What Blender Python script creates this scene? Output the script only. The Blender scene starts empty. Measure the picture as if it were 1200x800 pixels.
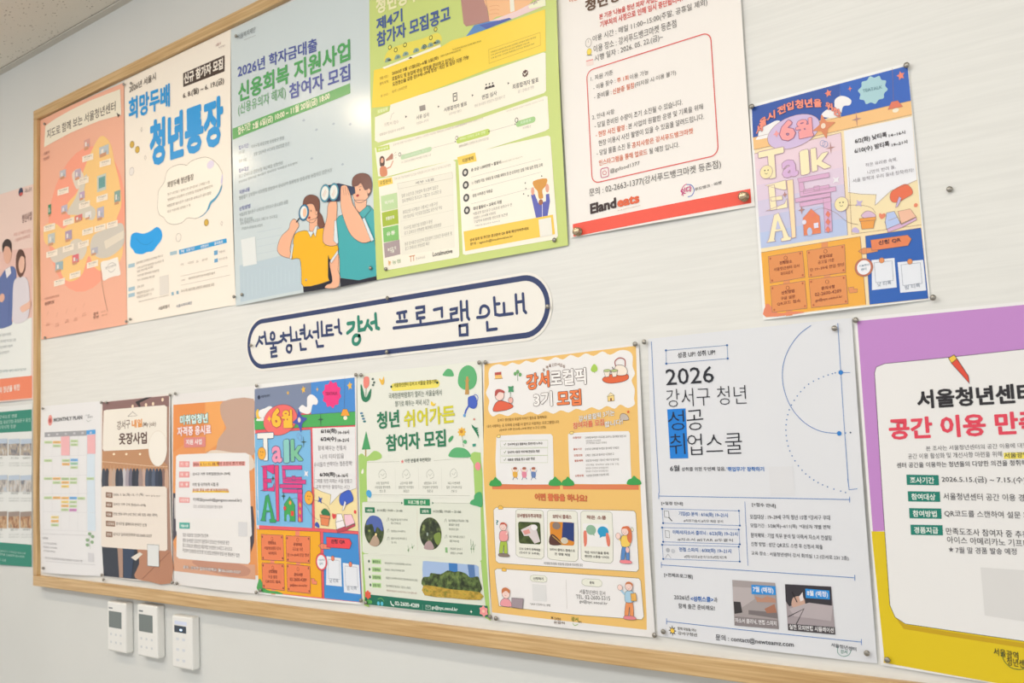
import bpy, bmesh, math, random
import numpy as np
from mathutils import Matrix, Vector
from mathutils.geometry import tessellate_polygon
random.seed(7)
SC = bpy.context.scene
COL = SC.collection

# ------------------------------------------------------------------ camera
FPX, RV, D = 1116.287, np.array([7.22521e-2, 7.27161e-2, 6.60368e-1]), 1.2   # focal (px), rotation, distance to the board
ZE = 1.36                                                                 # eye height above the floor
def _rot(r):
    a = np.linalg.norm(r); k = r / a
    K = np.array([[0, -k[2], k[1]], [k[2], 0, -k[0]], [-k[1], k[0], 0]])
    return np.eye(3) + math.sin(a) * K + (1 - math.cos(a)) * K @ K
RM = _rot(RV) @ np.array([[1, 0, 0], [0, 0, 1], [0, -1, 0]], float)
cam = bpy.data.objects.new('camera', bpy.data.cameras.new('camera')); COL.objects.link(cam)
cam.matrix_world = Matrix([[RM[0][0], -RM[0][1], -RM[0][2], 0], [RM[1][0], -RM[1][1], -RM[1][2], -D],
                           [RM[2][0], -RM[2][1], -RM[2][2], ZE], [0, 0, 0, 1]])
cam.data.sensor_width = 36; cam.data.lens = FPX * 36 / 1200; cam.data.clip_start = 0.02
cam.data.dof.use_dof = True; cam.data.dof.focus_distance = 1.42; cam.data.dof.aperture_fstop = 9.0
SC.camera = cam

# ------------------------------------------------------------------ world, lamps, exposure
W = bpy.data.worlds.new('room_light'); SC.world = W; W.use_nodes = True
W.node_tree.nodes['Background'].inputs[0].default_value = (0.975, 0.985, 1.0, 1)
W.node_tree.nodes['Background'].inputs[1].default_value = 0.66
def area(name, loc, target, sx, sy, energy, col):
    l = bpy.data.lights.new(name, 'AREA'); l.shape = 'RECTANGLE'; l.size = sx; l.size_y = sy; l.energy = energy; l.color = col
    o = bpy.data.objects.new(name, l); COL.objects.link(o); o.location = loc
    o.rotation_euler = (Vector(target) - Vector(loc)).to_track_quat('-Z', 'Y').to_euler(); return o
area('window_daylight', (2.4, -2.6, 1.3), (-0.3, 0, 1.2), 2.2, 1.6, 13, (0.90, 0.96, 1.0))
area('ceiling_row_light', (-1.5, -1.9, 2.36), (-1.5, -1.4, 0), 3.0, 0.5, 26, (1.0, 0.985, 0.96))
VS = SC.view_settings
VS.view_transform = 'Standard'; VS.look = 'None'; VS.gamma = 1; VS.use_curve_mapping = False; VS.exposure = 0.33

# ------------------------------------------------------------------ helpers
def at(px, py, y=0.0):
    """the point on the plane y (metres in front of / behind the board face) that pixel (px, py) of the 1200x800 frame shows: (X, Z)"""
    w = RM @ np.array([(px - 600) / FPX, (py - 400) / FPX, 1.0]); t = (y + D) / w[1]
    return np.array([w[0] * t, w[2] * t + ZE])
def lin(c):
    c = c.lstrip('#'); v = [int(c[i:i + 2], 16) / 255 for i in (0, 2, 4)]
    return tuple([(x / 12.92 if x <= 0.04045 else ((x + 0.055) / 1.055) ** 2.4) for x in v] + [1.0])
MATS = {}
def ink(col, rough=0.45, spec=0.35):
    k = ('ink', col, rough)
    if k not in MATS:
        m = bpy.data.materials.new('print_' + col.lstrip('#').lower()); m.use_nodes = True
        b = m.node_tree.nodes['Principled BSDF']
        b.inputs['Base Color'].default_value = lin(col); b.inputs['Roughness'].default_value = rough
        b.inputs['Specular IOR Level'].default_value = spec; MATS[k] = m
    return MATS[k]
def simple(name, col, rough=0.5, metal=0.0, spec=0.5, bump=None, vary=None, emit=None):
    m = bpy.data.materials.new(name); m.use_nodes = True; nt = m.node_tree; b = nt.nodes['Principled BSDF']
    b.inputs['Base Color'].default_value = lin(col); b.inputs['Roughness'].default_value = rough
    b.inputs['Metallic'].default_value = metal; b.inputs['Specular IOR Level'].default_value = spec
    if vary or bump:
        tc = nt.nodes.new('ShaderNodeTexCoord'); mp = nt.nodes.new('ShaderNodeMapping'); nz = nt.nodes.new('ShaderNodeTexNoise')
        sc, amt, col2 = (vary or (bump[0], 0, None)); mp.inputs['Scale'].default_value = sc
        nt.links.new(tc.outputs['Object'], mp.inputs[0]); nt.links.new(mp.outputs[0], nz.inputs['Vector'])
        nz.inputs['Scale'].default_value = 1; nz.inputs['Detail'].default_value = 4
        if vary:
            r = nt.nodes.new('ShaderNodeValToRGB'); r.color_ramp.elements[0].position = 0.5 - amt; r.color_ramp.elements[1].position = 0.5 + amt
            r.color_ramp.elements[0].color = lin(col); r.color_ramp.elements[1].color = lin(col2)
            nt.links.new(nz.outputs[0], r.inputs[0]); nt.links.new(r.outputs[0], b.inputs['Base Color'])
        if bump:
            bp = nt.nodes.new('ShaderNodeBump'); bp.inputs['Strength'].default_value = bump[1]; bp.inputs['Distance'].default_value = bump[2]
            nt.links.new(nz.outputs[0], bp.inputs['Height']); nt.links.new(bp.outputs[0], b.inputs['Normal'])
    if emit:
        b.inputs['Emission Color'].default_value = lin(emit[0]); b.inputs['Emission Strength'].default_value = emit[1]
    return m
def photo_mat(name, cols, scale, rough=0.4):
    """procedural mottled print for a small photograph"""
    m = bpy.data.materials.new(name); m.use_nodes = True; nt = m.node_tree; b = nt.nodes['Principled BSDF']
    b.inputs['Roughness'].default_value = rough; b.inputs['Specular IOR Level'].default_value = 0.35
    tc = nt.nodes.new('ShaderNodeTexCoord'); mp = nt.nodes.new('ShaderNodeMapping'); mp.inputs['Scale'].default_value = scale
    nz = nt.nodes.new('ShaderNodeTexNoise'); nz.inputs['Scale'].default_value = 1; nz.inputs['Detail'].default_value = 5; nz.inputs['Roughness'].default_value = 0.65
    r = nt.nodes.new('ShaderNodeValToRGB'); cr = r.color_ramp
    while len(cr.elements) < len(cols): cr.elements.new(0.5)
    for i, c in enumerate(cols):
        cr.elements[i].position = 0.34 + 0.32 * i / max(1, len(cols) - 1); cr.elements[i].color = lin(c)
    nt.links.new(tc.outputs['Object'], mp.inputs[0]); nt.links.new(mp.outputs[0], nz.inputs['Vector'])
    nt.links.new(nz.outputs[0], r.inputs[0]); nt.links.new(r.outputs[0], b.inputs['Base Color']); return m
def mesh_obj(name, verts, faces, mats, idx=None, parent=None, loc=(0, 0, 0), smooth=False):
    me = bpy.data.meshes.new(name); me.from_pydata([tuple(v) for v in verts], [], faces)
    for m in mats: me.materials.append(m)
    if idx is not None: me.polygons.foreach_set('material_index', idx)
    if smooth: me.polygons.foreach_set('use_smooth', [True] * len(faces))
    me.update()
    o = bpy.data.objects.new(name, me); COL.objects.link(o); o.location = loc
    if parent: o.parent = parent
    return o
def bm_obj(name, bm, mats, parent=None, loc=(0, 0, 0), smooth=False):
    me = bpy.data.meshes.new(name); bm.to_mesh(me); bm.free()
    for m in (mats if isinstance(mats, (list, tuple)) else [mats]): me.materials.append(m)
    if smooth: me.polygons.foreach_set('use_smooth', [True] * len(me.polygons))
    o = bpy.data.objects.new(name, me); COL.objects.link(o); o.location = loc
    if parent: o.parent = parent
    return o
def box(bm, x0, x1, y0, y1, z0, z1, bev=0, seg=2):
    g = bmesh.ops.create_cube(bm, size=1)
    for v in g['verts']:
        v.co = Vector((x0 if v.co.x < 0 else x1, y0 if v.co.y < 0 else y1, z0 if v.co.z < 0 else z1))
    if bev:
        es = list({e for v in g['verts'] for e in v.link_edges})
        bmesh.ops.bevel(bm, geom=es, offset=bev, segments=seg, profile=0.5, affect='EDGES')
def tag(o, label=None, cat=None, group=None, kind=None):
    for k, v in (('label', label), ('category', cat), ('group', group), ('kind', kind)):
        if v: o[k] = v
    return o
def C(x0, y0, s): return lambda x, y: (x0 + x * s, y0 + y * s)
IDM = lambda x, y: (x, y)

GRID = 0.025
LAYER = 0.00016
JOBS = []          # queued lettering

def spline(pts, closed=True, n=6):
    P = [np.array(p, float) for p in pts]; N = len(P); out = []
    for i in range(N if closed else N - 1):
        g = (lambda j: P[j % N]) if closed else (lambda j: P[min(max(j, 0), N - 1)])
        a, b, c, d = g(i - 1), g(i), g(i + 1), g(i + 2)
        for k in range(n):
            t = k / n
            out.append(0.5 * ((2 * b) + (-a + c) * t + (2 * a - 5 * b + 4 * c - d) * t * t + (-a + 3 * b - 3 * c + d) * t ** 3))
    if not closed: out.append(P[-1])
    return out

class Sheet:
    """one pinned sheet of paper; everything printed on it is added as thin print parts"""
    def __init__(s, name, label, cat, quad, base, off=0.0015, rough=0.45, lift=(0, 0, 0, 0), wave=0.0, post=None, group=None, plane=0.0, corner=0.0, outline=None, poly=None):
        s.plane, s.rough, s.off = plane, rough, off
        s.xf, s.post = IDM, None
        s.q = [at(*p) for p in quad]
        X = [p[0] for p in s.q]; Z = [p[1] for p in s.q]
        s.x0, s.x1, s.z0, s.z1 = min(X), max(X), min(Z), max(Z)
        s.cx, s.cz = (s.x0 + s.x1) / 2, (s.z0 + s.z1) / 2
        s.lift, s.wave = lift, wave
        pts = poly if poly is not None else s.q
        s.parts = {}; s.order = []
        v, f = s._cut(pts, 0)
        # front, back and rim of the sheet
        T = 0.00025
        n = len(v); vb = [(a, b + T, c) for a, b, c in v]
        edges = {}
        for t in f:
            for a, b in zip(t, t[1:] + t[:1]): edges[(a, b)] = 1
        rim = [(b, a, a + n, b + n) for (a, b) in edges if (b, a) not in edges]
        faces = [tuple(t) for t in f] + [tuple(reversed([i + n for i in t])) for t in f] + rim
        s.root = mesh_obj(name, v + vb, faces, [ink(base, rough)], loc=(s.cx, plane, s.cz))
        tag(s.root, label, cat, group)
        s.post = post
        s.cur = None
    def d(s, X, Z):
        u = min(max((X - s.x0) / (s.x1 - s.x0), 0), 1); v = min(max((s.z1 - Z) / (s.z1 - s.z0), 0), 1)
        t, r, b, l = s.lift
        su, sv = math.sin(math.pi * u), math.sin(math.pi * v)
        k = t * su * (1 - v) ** 3 + b * su * v ** 3 + r * sv * u ** 4 + l * sv * (1 - u) ** 4
        k += s.wave * (0.5 + 0.5 * math.sin(2.1 * math.pi * u + 3 * v + s.cx * 5)) * su * sv
        return s.off + k
    def _loc(s, X, Z, layer): return (X - s.cx, -(s.d(X, Z) + layer * LAYER), Z - s.cz)
    def W(s, x, y):
        p = at(*s.xf(x, y))
        return s.post(p) if s.post else p
    def _cut(s, pts, layer):
        """pts: wall points -> verts (local 3-D), faces, cut along the sheet's bending grid"""
        pts = [tuple(p) for p in pts]
        tri = tessellate_polygon([[Vector((p[0], p[1], 0)) for p in pts]])
        bm = bmesh.new(); vs = [bm.verts.new((p[0], p[1], 0)) for p in pts]
        for t in tri:
            try: bm.faces.new([vs[i] for i in t])
            except ValueError: pass
        xs = [p[0] for p in pts]; zs = [p[1] for p in pts]
        if max(xs) - min(xs) > GRID or max(zs) - min(zs) > GRID:
            for lo, hi, ax in ((min(xs), max(xs), 0), (min(zs), max(zs), 1)):
                k = math.ceil(lo / GRID + 1e-6)
                while k * GRID < hi - 1e-6:
                    co = [0, 0, 0]; no = [0, 0, 0]; co[ax] = k * GRID; no[ax] = 1
                    bmesh.ops.bisect_plane(bm, geom=bm.verts[:] + bm.edges[:] + bm.faces[:], plane_co=co, plane_no=no); k += 1
        bmesh.ops.triangulate(bm, faces=[f for f in bm.faces if len(f.verts) > 3])
        bm.verts.index_update(); v = [s._loc(q.co.x, q.co.y, layer) for q in bm.verts]; f = []
        for fc in bm.faces:
            i = [q.index for q in fc.verts]
            if fc.normal.z < 0: i.reverse()
            f.append(i)
        bm.free(); return v, f
    def part(s, name, label=None):
        s.cur = {'name': name, 'label': label, 'v': [], 'f': [], 'm': [], 'mats': []}; s.order.append(s.cur); return s
    def _mi(s, col):
        m = col if not isinstance(col, str) else ink(col, s.rough)
        if m not in s.cur['mats']: s.cur['mats'].append(m)
        return s.cur['mats'].index(m)
    def _put(s, v, f, col):
        c = s.cur; n = len(c['v']); s.seq = (getattr(s, 'seq', 0) + 1) % 12; e = s.seq * 8e-6; c['v'] += [(a, b - e, d) for a, b, d in v];   # never two prints in one plane
        c['f'] += [[i + n for i in t] for t in f]; c['m'] += [s._mi(col)] * len(f)
    def wfill(s, wp, col, layer): s._put(*s._cut(wp, layer), col)
    def fill(s, pts, col, layer=1): s.wfill([s.W(*p) for p in pts], col, layer)
    def blob(s, pts, col, layer=1, n=5): s.wfill(spline([s.W(*p) for p in pts], True, n), col, layer)
    def rect(s, x0, y0, x1, y1, col, layer=1, r=0.0):
        s.wfill(s.rr(x0, y0, x1, y1, r), col, layer)
    def rr(s, x0, y0, x1, y1, r=0.0):
        a, b = s.W(x0, y0), s.W(x1, y1); return s.rrw(a[0], a[1], b[0], b[1], r)
    def rrw(s, X0, Z1, X1, Z0, r):
        if r <= 0: return [(X0, Z1), (X1, Z1), (X1, Z0), (X0, Z0)]
        out = []
        for cx, cz, a0 in ((X1 - r, Z1 - r, 90), (X1 - r, Z0 + r, 0), (X0 + r, Z0 + r, -90), (X0 + r, Z1 - r, -180)):
            for k in range(6):
                a = math.radians(a0 - k * 18); out.append((cx + r * math.cos(a), cz + r * math.sin(a)))
        return out
    def ellw(s, cx, cy, rx, ry, rot=0, n=28):
        c = s.W(cx, cy); a = abs(s.W(cx + rx, cy)[0] - s.W(cx - rx, cy)[0]) / 2; b = abs(s.W(cx, cy + ry)[1] - s.W(cx, cy - ry)[1]) / 2
        q = math.radians(rot)
        return [(c[0] + a * math.cos(t) * math.cos(q) - b * math.sin(t) * math.sin(q), c[1] + a * math.cos(t) * math.sin(q) + b * math.sin(t) * math.cos(q))
                for t in [2 * math.pi * k / n for k in range(n)]]
    def ell(s, cx, cy, rx, ry, col, layer=1, rot=0): s.wfill(s.ellw(cx, cy, rx, ry, rot), col, layer)
    def star(s, cx, cy, rx, ry, n, inner, col, layer=1, rot=0, soft=False):
        c = s.W(cx, cy); a = abs(s.W(cx + rx, cy)[0] - s.W(cx - rx, cy)[0]) / 2; b = abs(s.W(cx, cy + ry)[1] - s.W(cx, cy - ry)[1]) / 2
        pts = []
        for k in range(2 * n):
            t = math.radians(rot) + math.pi * k / n + math.pi / 2; f = 1 if k % 2 == 0 else inner
            pts.append(np.array((c[0] + a * f * math.cos(t), c[1] + b * f * math.sin(t))))
        s.wfill(spline(pts, True, 4) if soft else pts, col, layer); return pts
    def stroke(s, wp, w, col, layer, closed=False):
        """a line of width w (metres) along wall points, with round ends"""
        P = [np.array(p, float) for p in wp]; Q = [P[0]]
        for p in P[1:]:
            if np.linalg.norm(p - Q[-1]) > 1e-5: Q.append(p)
        if closed and np.linalg.norm(Q[0] - Q[-1]) < 1e-5: Q.pop()
        P = Q; N = len(P)
        if N < 2: return
        L, R = [], []
        for i in range(N):
            a = P[(i - 1) % N] if (closed or i) else P[i]; b = P[(i + 1) % N] if (closed or i < N - 1) else P[i]
            t1 = P[i] - a; t2 = b - P[i]; l1, l2 = np.linalg.norm(t1), np.linalg.norm(t2)
            t1 = t1 / l1 if l1 > 1e-9 else t2 / l2; t2 = t2 / l2 if l2 > 1e-9 else t1
            n1 = np.array((-t1[1], t1[0])); n2 = np.array((-t2[1], t2[0])); m = n1 + n2; lm = np.linalg.norm(m)
            if lm < 0.3: m = n1; sc = 1
            else: m = m / lm; sc = min(1 / max(m @ n1, 0.35), 2)
            L.append(P[i] + m * sc * w / 2); R.append(P[i] - m * sc * w / 2)
        segs = []
        M = N if closed else N - 1
        for i in range(M):
            j = (i + 1) % N; n = max(1, int(np.linalg.norm(P[j] - P[i]) / GRID) + 1)
            for k in range(n):
                a, b = k / n, (k + 1) / n
                segs.append((L[i] + (L[j] - L[i]) * a, L[i] + (L[j] - L[i]) * b, R[i] + (R[j] - R[i]) * b, R[i] + (R[j] - R[i]) * a))
        v, f = [], []
        for q in segs:
            n = len(v); v += [s._loc(p[0], p[1], layer) for p in q]; f.append([n + 3, n + 2, n + 1, n])
        if not closed and w > 0.0012:
            for e in (0, -1):
                n = len(v); c = P[e]; v += [s._loc(c[0] + w / 2 * math.cos(t), c[1] + w / 2 * math.sin(t), layer + 0.025) for t in [k * math.pi / 5 for k in range(10)]]
                f.append(list(range(n, n + 10)))
        s._put(v, f, col)
    def px(s, x, y, w):
        """w pixels of the photograph at this place, in metres on the sheet"""
        p = s.xf(x, y); a, b = at(p[0], p[1]), at(p[0], p[1] + 1); k = abs(b[1] - a[1])
        if s.post:
            a2, b2 = s.post(a), s.post(b); k = abs(b2[1] - a2[1])
        return k * w
    def line(s, pts, w=0.6, col='#444444', layer=3, closed=False, curve=False):
        wp = [s.W(*p) for p in pts]
        if curve: wp = spline(wp, closed, 6)
        s.stroke(wp, s.px(pts[0][0], pts[0][1], w), col, layer, closed)
    def frame(s, x0, y0, x1, y1, w, col, layer=3, r=0.0):
        s.stroke(s.rr(x0, y0, x1, y1, r), s.px(x0, y0, w), col, layer, True)
    def oblob(s, pts, col, oc='#40353a', w=0.5, layer=2, n=5):
        wp = spline([s.W(*p) for p in pts], True, n); s.wfill(wp, col, layer); s.stroke(wp, s.px(pts[0][0], pts[0][1], w), oc, layer + 1, True)
    def opoly(s, pts, col, oc='#40353a', w=0.5, layer=2):
        wp = [s.W(*p) for p in pts]; s.wfill(wp, col, layer); s.stroke(wp, s.px(pts[0][0], pts[0][1], w), oc, layer + 1, True)
    def oell(s, cx, cy, rx, ry, col, oc='#40353a', w=0.5, layer=2, rot=0):
        wp = s.ellw(cx, cy, rx, ry, rot); s.wfill(wp, col, layer); s.stroke(wp, s.px(cx, cy, w), oc, layer + 1, True)
    def text(s, body, x0, y0, x1, y1, h, col, bold=0.0, layer=5, outline=None):
        a, b, c = s.W(x0, y0), s.W(x1, y1), s.W(x0, y0 - h)
        H = c[1] - a[1]
        dx = b - a
        JOBS.append((s, s.cur, body, bold, a, dx, H, s._mi(col), layer, None))
        if outline: JOBS.append((s, s.cur, body, bold, a, dx, H, s._mi(outline[0]), layer - 1, outline[1]))
    def lines(s, rows, h, col, bold=0.0, layer=5):
        for r in rows: s.text(r[0], r[1], r[2], r[3], r[4], r[5] if len(r) > 5 else h, col, bold, layer)
    def scribble(s, x0, y0, x1, y1, h, col, n=10, layer=5):
        """print too small to read in the photograph: small Hangul-like marks"""
        syl = '서울청년센터강서구직업지원사업안내모집대상신청방법기간장소내용참여자혜택문의접수교육상담운영공간이용프로그램'
        k = abs(hash_(x0 * 7 + y0 * 13)) % len(syl)
        body = ''.join(syl[(k + 5 * i + i * i) % len(syl)] + (' ' if (k + i) % 4 == 3 else '') for i in range(n)).strip()
        s.text(body, x0, y0, x1, y1, h, col, 0, layer)
def hash_(v): return int(v * 1000) * 2654435761 % 4294967296

def weight(bold, H):
    if bold <= 0.012 or H < 0.009: return round(min(bold, 0.02), 4), 0.0
    return 0.012, bold - 0.012
def flush_text():
    """shape every queued line of lettering with the built-in font: one text block per weight, one row per distinct string"""
    need = {}
    for s, part, body, bold, a, dx, H, mi, layer, ext in JOBS:
        need.setdefault(weight(bold, H)[0], {}).setdefault(body, None)
    tmp = bpy.data.collections.new('tmp'); COL.children.link(tmp); obs = {}
    for w, rows in need.items():
        rows = list(rows); c = bpy.data.curves.new('t', 'FONT'); c.body = '\n'.join(rows); c.resolution_u = 2; c.offset = w; c.space_line = 4
        o = bpy.data.objects.new('t', c); tmp.objects.link(o); obs[w] = (o, rows)
    dg = bpy.context.evaluated_depsgraph_get(); dg.update(); geo = {}
    for w, (o, rows) in obs.items():
        ev = o.evaluated_get(dg); me = ev.to_mesh(); co = np.empty(len(me.vertices) * 3, 'f'); me.vertices.foreach_get('co', co); co = co.reshape(-1, 3)[:, :2]
        row = np.round((0.35 - co[:, 1]) / 4.0).astype(int); new = np.zeros(len(co), int); vs = [[] for _ in rows]; fs = [[] for _ in rows]
        order = np.argsort(row, kind='stable'); cnt = np.bincount(row, minlength=len(rows)); start = np.concatenate(([0], np.cumsum(cnt)))
        new[order] = np.arange(len(co)) - start[row[order]]
        for i in range(len(rows)): vs[i] = co[order[start[i]:start[i + 1]]].copy()
        for p in me.polygons:
            q = list(p.vertices); fs[row[q[0]]].append([int(new[k]) for k in q])
        for i, r in enumerate(rows): geo[(r, w)] = (vs[i], fs[i])
        ev.to_mesh_clear()
    for o, _ in obs.values():
        c = o.data; bpy.data.objects.remove(o); bpy.data.curves.remove(c)
    bpy.data.collections.remove(tmp)
    for s, part, body, bold, a, dx, H, mi, layer, ext in JOBS:
        w0, r0 = weight(bold, H); base, f = geo[(body, w0)]
        if not len(base): continue
        lo, hi = base.min(0) - r0, base.max(0) + r0; rad = r0 + (ext or 0)
        ring = [(0.0, 0.0)] + ([(rad * math.cos(t), rad * math.sin(t)) for t in [k * math.pi / 4 for k in range(8)]] if rad > 0.003 else [])
        for kk, (ox, oz) in enumerate(ring):    # heavier weights: the same letters struck several times, a hair apart
            u = (base[:, 0] + ox - lo[0]) / (hi[0] - lo[0]); w = (base[:, 1] + oz - lo[1]) / (hi[1] - lo[1])
            X = a[0] + dx[0] * u; Z = a[1] + dx[1] * u + H * w
            n = len(part['v']); part['v'] += [s._loc(float(x), float(z), layer + kk * 0.06) for x, z in zip(X, Z)]
            part['f'] += [[i + n for i in t] for t in f]; part['m'] += [mi] * len(f)
SHEETS = []
def finish():
    flush_text()
    for s in SHEETS:
        made = {}
        for p in s.order:
            if not p['f']: continue
            host = next((made[h] for h in UNDER.get(p['name'], ()) if h in made), s.root)      # print that belongs to a panel hangs under it
            o = mesh_obj(p['name'], p['v'], p['f'], p['mats'], p['m'], parent=host)
            if host is s.root: made[p['name']] = o
            if p['label']: o['label'] = p['label']
            if p['name'] in SMALL: o['kind'] = 'stuff'
UNDER = {'info_text': ('info_panel',), 'upper_text': ('upper_panel',), 'lower_text': ('lower_panel',), 'band_text': ('yellow_band', 'teal_band'), 'band_note': ('yellow_band',), 'box_text': ('red_box',), 'camera_icon': ('red_box',),
         'process_text': ('process_panel',), 'cloud_text': ('thought_cloud',), 'timeline_tags': ('timeline_panel',), 'woman_with_megaphone': ('timeline_panel',), 'trophy_picture': ('benefit_panel',), 'card_text': ('text_card',),
         'title': ('title_panel', 'title_cloud'), 'schedule_text': ('speech_bubble',), 'evening_park_photo': ('programme_panel',), 'woodland_path_photo': ('programme_panel',), 'city_park_photo': ('details_panel',),
         'picnic_photo': ('activity_cards',), 'plant_class_photo': ('activity_cards',), 'speech_bubble_picture': ('activity_cards',), 'thinking_person': ('activity_cards',), 'waving_woman': ('activity_cards',), 'activity_card': ('activity_cards',),
         'laptop_person': ('contact_card',), 'greeting_person': ('contact_card',), 'dancing_person': ('text_card',), 'survey_text': ('white_panel',), 'tag': ('white_panel',), 'intro_text': ('white_panel',)}
SMALL = ('small_print', 'body_text', 'captions', 'process_text', 'band_text', 'band_note', 'cloud_text', 'schedule_table', 'sparkles')
def sheet(*a, **k):
    s = Sheet(*a, **k); SHEETS.append(s); return s
# ------------------------------------------------------------------ the setting
M_WALL = simple('painted_wall', '#D5D7D5', 0.7, vary=((3, 3, 3), 0.3, '#DBDDDB'), bump=((60, 60, 60), 0.03, 0.0005))
M_TRIM = simple('trim_paint', '#C9C5BC', 0.5)
M_FLOOR = simple('floor_vinyl', '#A9A49A', 0.4, vary=((8, 8, 8), 0.2, '#B5B0A6'))
WY = 0.014                                           # wall face behind the board
ZC = at(0, 87, WY)[1]                                # ceiling height (2.4 m)
bm = bmesh.new(); box(bm, -5.5, 3.5, WY, WY + 0.12, 0, ZC + 0.12)
tag(bm_obj('wall_back', bm, M_WALL), kind='structure')
bm = bmesh.new(); box(bm, -5.5, 3.5, -5.0, WY, -0.05, 0)
tag(bm_obj('floor', bm, M_FLOOR), kind='structure')
# ceiling tiles: mineral board with pin holes
mt = bpy.data.materials.new('mineral_tile'); mt.use_nodes = True; nt = mt.node_tree; b = nt.nodes['Principled BSDF']; b.inputs['Roughness'].default_value = 0.85
tc = nt.nodes.new('ShaderNodeTexCoord'); mp = nt.nodes.new('ShaderNodeMapping'); mp.inputs['Scale'].default_value = (70, 110, 70)
vo = nt.nodes.new('ShaderNodeTexVoronoi'); vo.inputs['Scale'].default_value = 1
nz = nt.nodes.new('ShaderNodeTexNoise'); nz.inputs['Scale'].default_value = 22
ad = nt.nodes.new('ShaderNodeMath'); ad.operation = 'MULTIPLY_ADD'; ad.inputs[1].default_value = 0.5
r = nt.nodes.new('ShaderNodeValToRGB'); r.color_ramp.elements[0].position = 0.36; r.color_ramp.elements[0].color = lin('#A59E90')
r.color_ramp.elements[1].position = 0.46; r.color_ramp.elements[1].color = lin('#E6E1D6')
nt.links.new(tc.outputs['Object'], mp.inputs[0]); nt.links.new(mp.outputs[0], vo.inputs['Vector']); nt.links.new(tc.outputs['Object'], nz.inputs['Vector'])
nt.links.new(nz.outputs[0], ad.inputs[0]); nt.links.new(vo.outputs['Distance'], ad.inputs[2])
nt.links.new(ad.outputs[0], r.inputs[0]); nt.links.new(r.outputs[0], b.inputs['Base Color'])
bm = bmesh.new(); box(bm, -5.5, 3.5, -5.0, WY + 0.12, ZC + 0.012, ZC + 0.05)
ceil = tag(bm_obj('ceiling', bm, M_TRIM), kind='structure')
bm = bmesh.new(); box(bm, -0.5975, 0.5975, -0.2975, 0.2975, -0.012, 0, 0.002, 1)
tile = bm_obj('ceiling_tile', bm, mt, parent=ceil)
k = 0
LAMPS = [(-2.25, -0.93), (-3.04, -0.93), (-1.46, -0.93), (-0.66, -0.93), (0.14, -0.93)]
for i in range(-4, 3):
    for j in range(8):
        o = tile if k == 0 else tile.copy(); k += 1
        if o is not tile: COL.objects.link(o); o.parent = ceil
        o.location = (-1.40 + i * 1.2, -0.0005 - 0.3 - j * 0.6, ZC + 0.012)
bm = bmesh.new(); box(bm, -5.5, 3.5, WY - 0.018, WY, ZC - 0.004, ZC - 0.0005)
tag(bm_obj('trim_1', bm, M_TRIM), kind='structure')
bm = bmesh.new(); box(bm, -5.5, 3.5, WY - 0.012, WY, 0, 0.09, 0.002, 1)
tag(bm_obj('baseboard_back', bm, M_TRIM), kind='structure')
# small round downlights above the board
M_RIM = simple('lamp_rim', '#EEEEEA', 0.4); M_GLOW = simple('lamp_glass', '#FFFFFF', 0.3, emit=('#FFF5E8', 84))
M_WARM = simple('warm_lamp_glass', '#FFFFFF', 0.3, emit=('#FFE6C4', 105))
def disc(bm, r0, z0, z1, n=32, r1=None):
    r1 = r0 if r1 is None else r1
    a = [bm.verts.new((r0 * math.cos(2 * math.pi * k / n), r0 * math.sin(2 * math.pi * k / n), z0)) for k in range(n)]
    c = [bm.verts.new((r1 * math.cos(2 * math.pi * k / n), r1 * math.sin(2 * math.pi * k / n), z1)) for k in range(n)]
    bm.faces.new(a[::-1]); bm.faces.new(c)
    for k in range(n): bm.faces.new((a[k], a[(k + 1) % n], c[(k + 1) % n], c[k]))
for i, (x, y) in enumerate(LAMPS):
    bm = bmesh.new(); disc(bm, 0.075, -0.006, 0, r1=0.08); o = bm_obj('ceiling_light', bm, M_RIM, loc=(x, y, ZC - 0.0005))
    tag(o, 'round white recessed downlight, ' + ('in front of the pale blue poster', 'the farthest one to the left', 'in front of the lime green poster', 'in front of the lilac tea poster', 'the farthest one to the right')[i], 'ceiling light', 'downlights above the notice board')
    bm = bmesh.new(); disc(bm, 0.055, -0.008, -0.0065); bm_obj('diffuser', bm, M_WARM if i < 2 else M_GLOW, parent=o)

# ------------------------------------------------------------------ the notice board
FY = -0.011
L0 = at(38.8, 134, FY)[0]; T0 = at(170, 68.5, FY)[1] + 0.0065; B0 = at(330, 726, FY)[1]; R0 = L0 + 3.6
FW = 0.026
# wood: long grain along each rail
def wood(name, along):
    m = bpy.data.materials.new(name); m.use_nodes = True; nt = m.node_tree; b = nt.nodes['Principled BSDF']
    b.inputs['Roughness'].default_value = 0.42
    tc = nt.nodes.new('ShaderNodeTexCoord'); mp = nt.nodes.new('ShaderNodeMapping'); mp.inputs['Scale'].default_value = (6, 90, 220) if along == 'x' else (220, 90, 6)
    n1 = nt.nodes.new('ShaderNodeTexNoise'); n1.inputs['Scale'].default_value = 1; n1.inputs['Detail'].default_value = 5; n1.inputs['Distortion'].default_value = 0.4
    r = nt.nodes.new('ShaderNodeValToRGB'); e = r.color_ramp.elements
    e[0].position = 0.32; e[0].color = lin('#B8925F'); e[1].position = 0.66; e[1].color = lin('#D6B685')
    bp = nt.nodes.new('ShaderNodeBump'); bp.inputs['Strength'].default_value = 0.15; bp.inputs['Distance'].default_value = 0.0005
    L = nt.links.new
    L(tc.outputs['Object'], mp.inputs[0]); L(mp.outputs[0], n1.inputs['Vector']); L(n1.outputs[0], r.inputs[0]); L(r.outputs[0], b.inputs['Base Color'])
    L(n1.outputs[0], bp.inputs['Height']); L(bp.outputs[0], b.inputs['Normal']); return m
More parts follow.
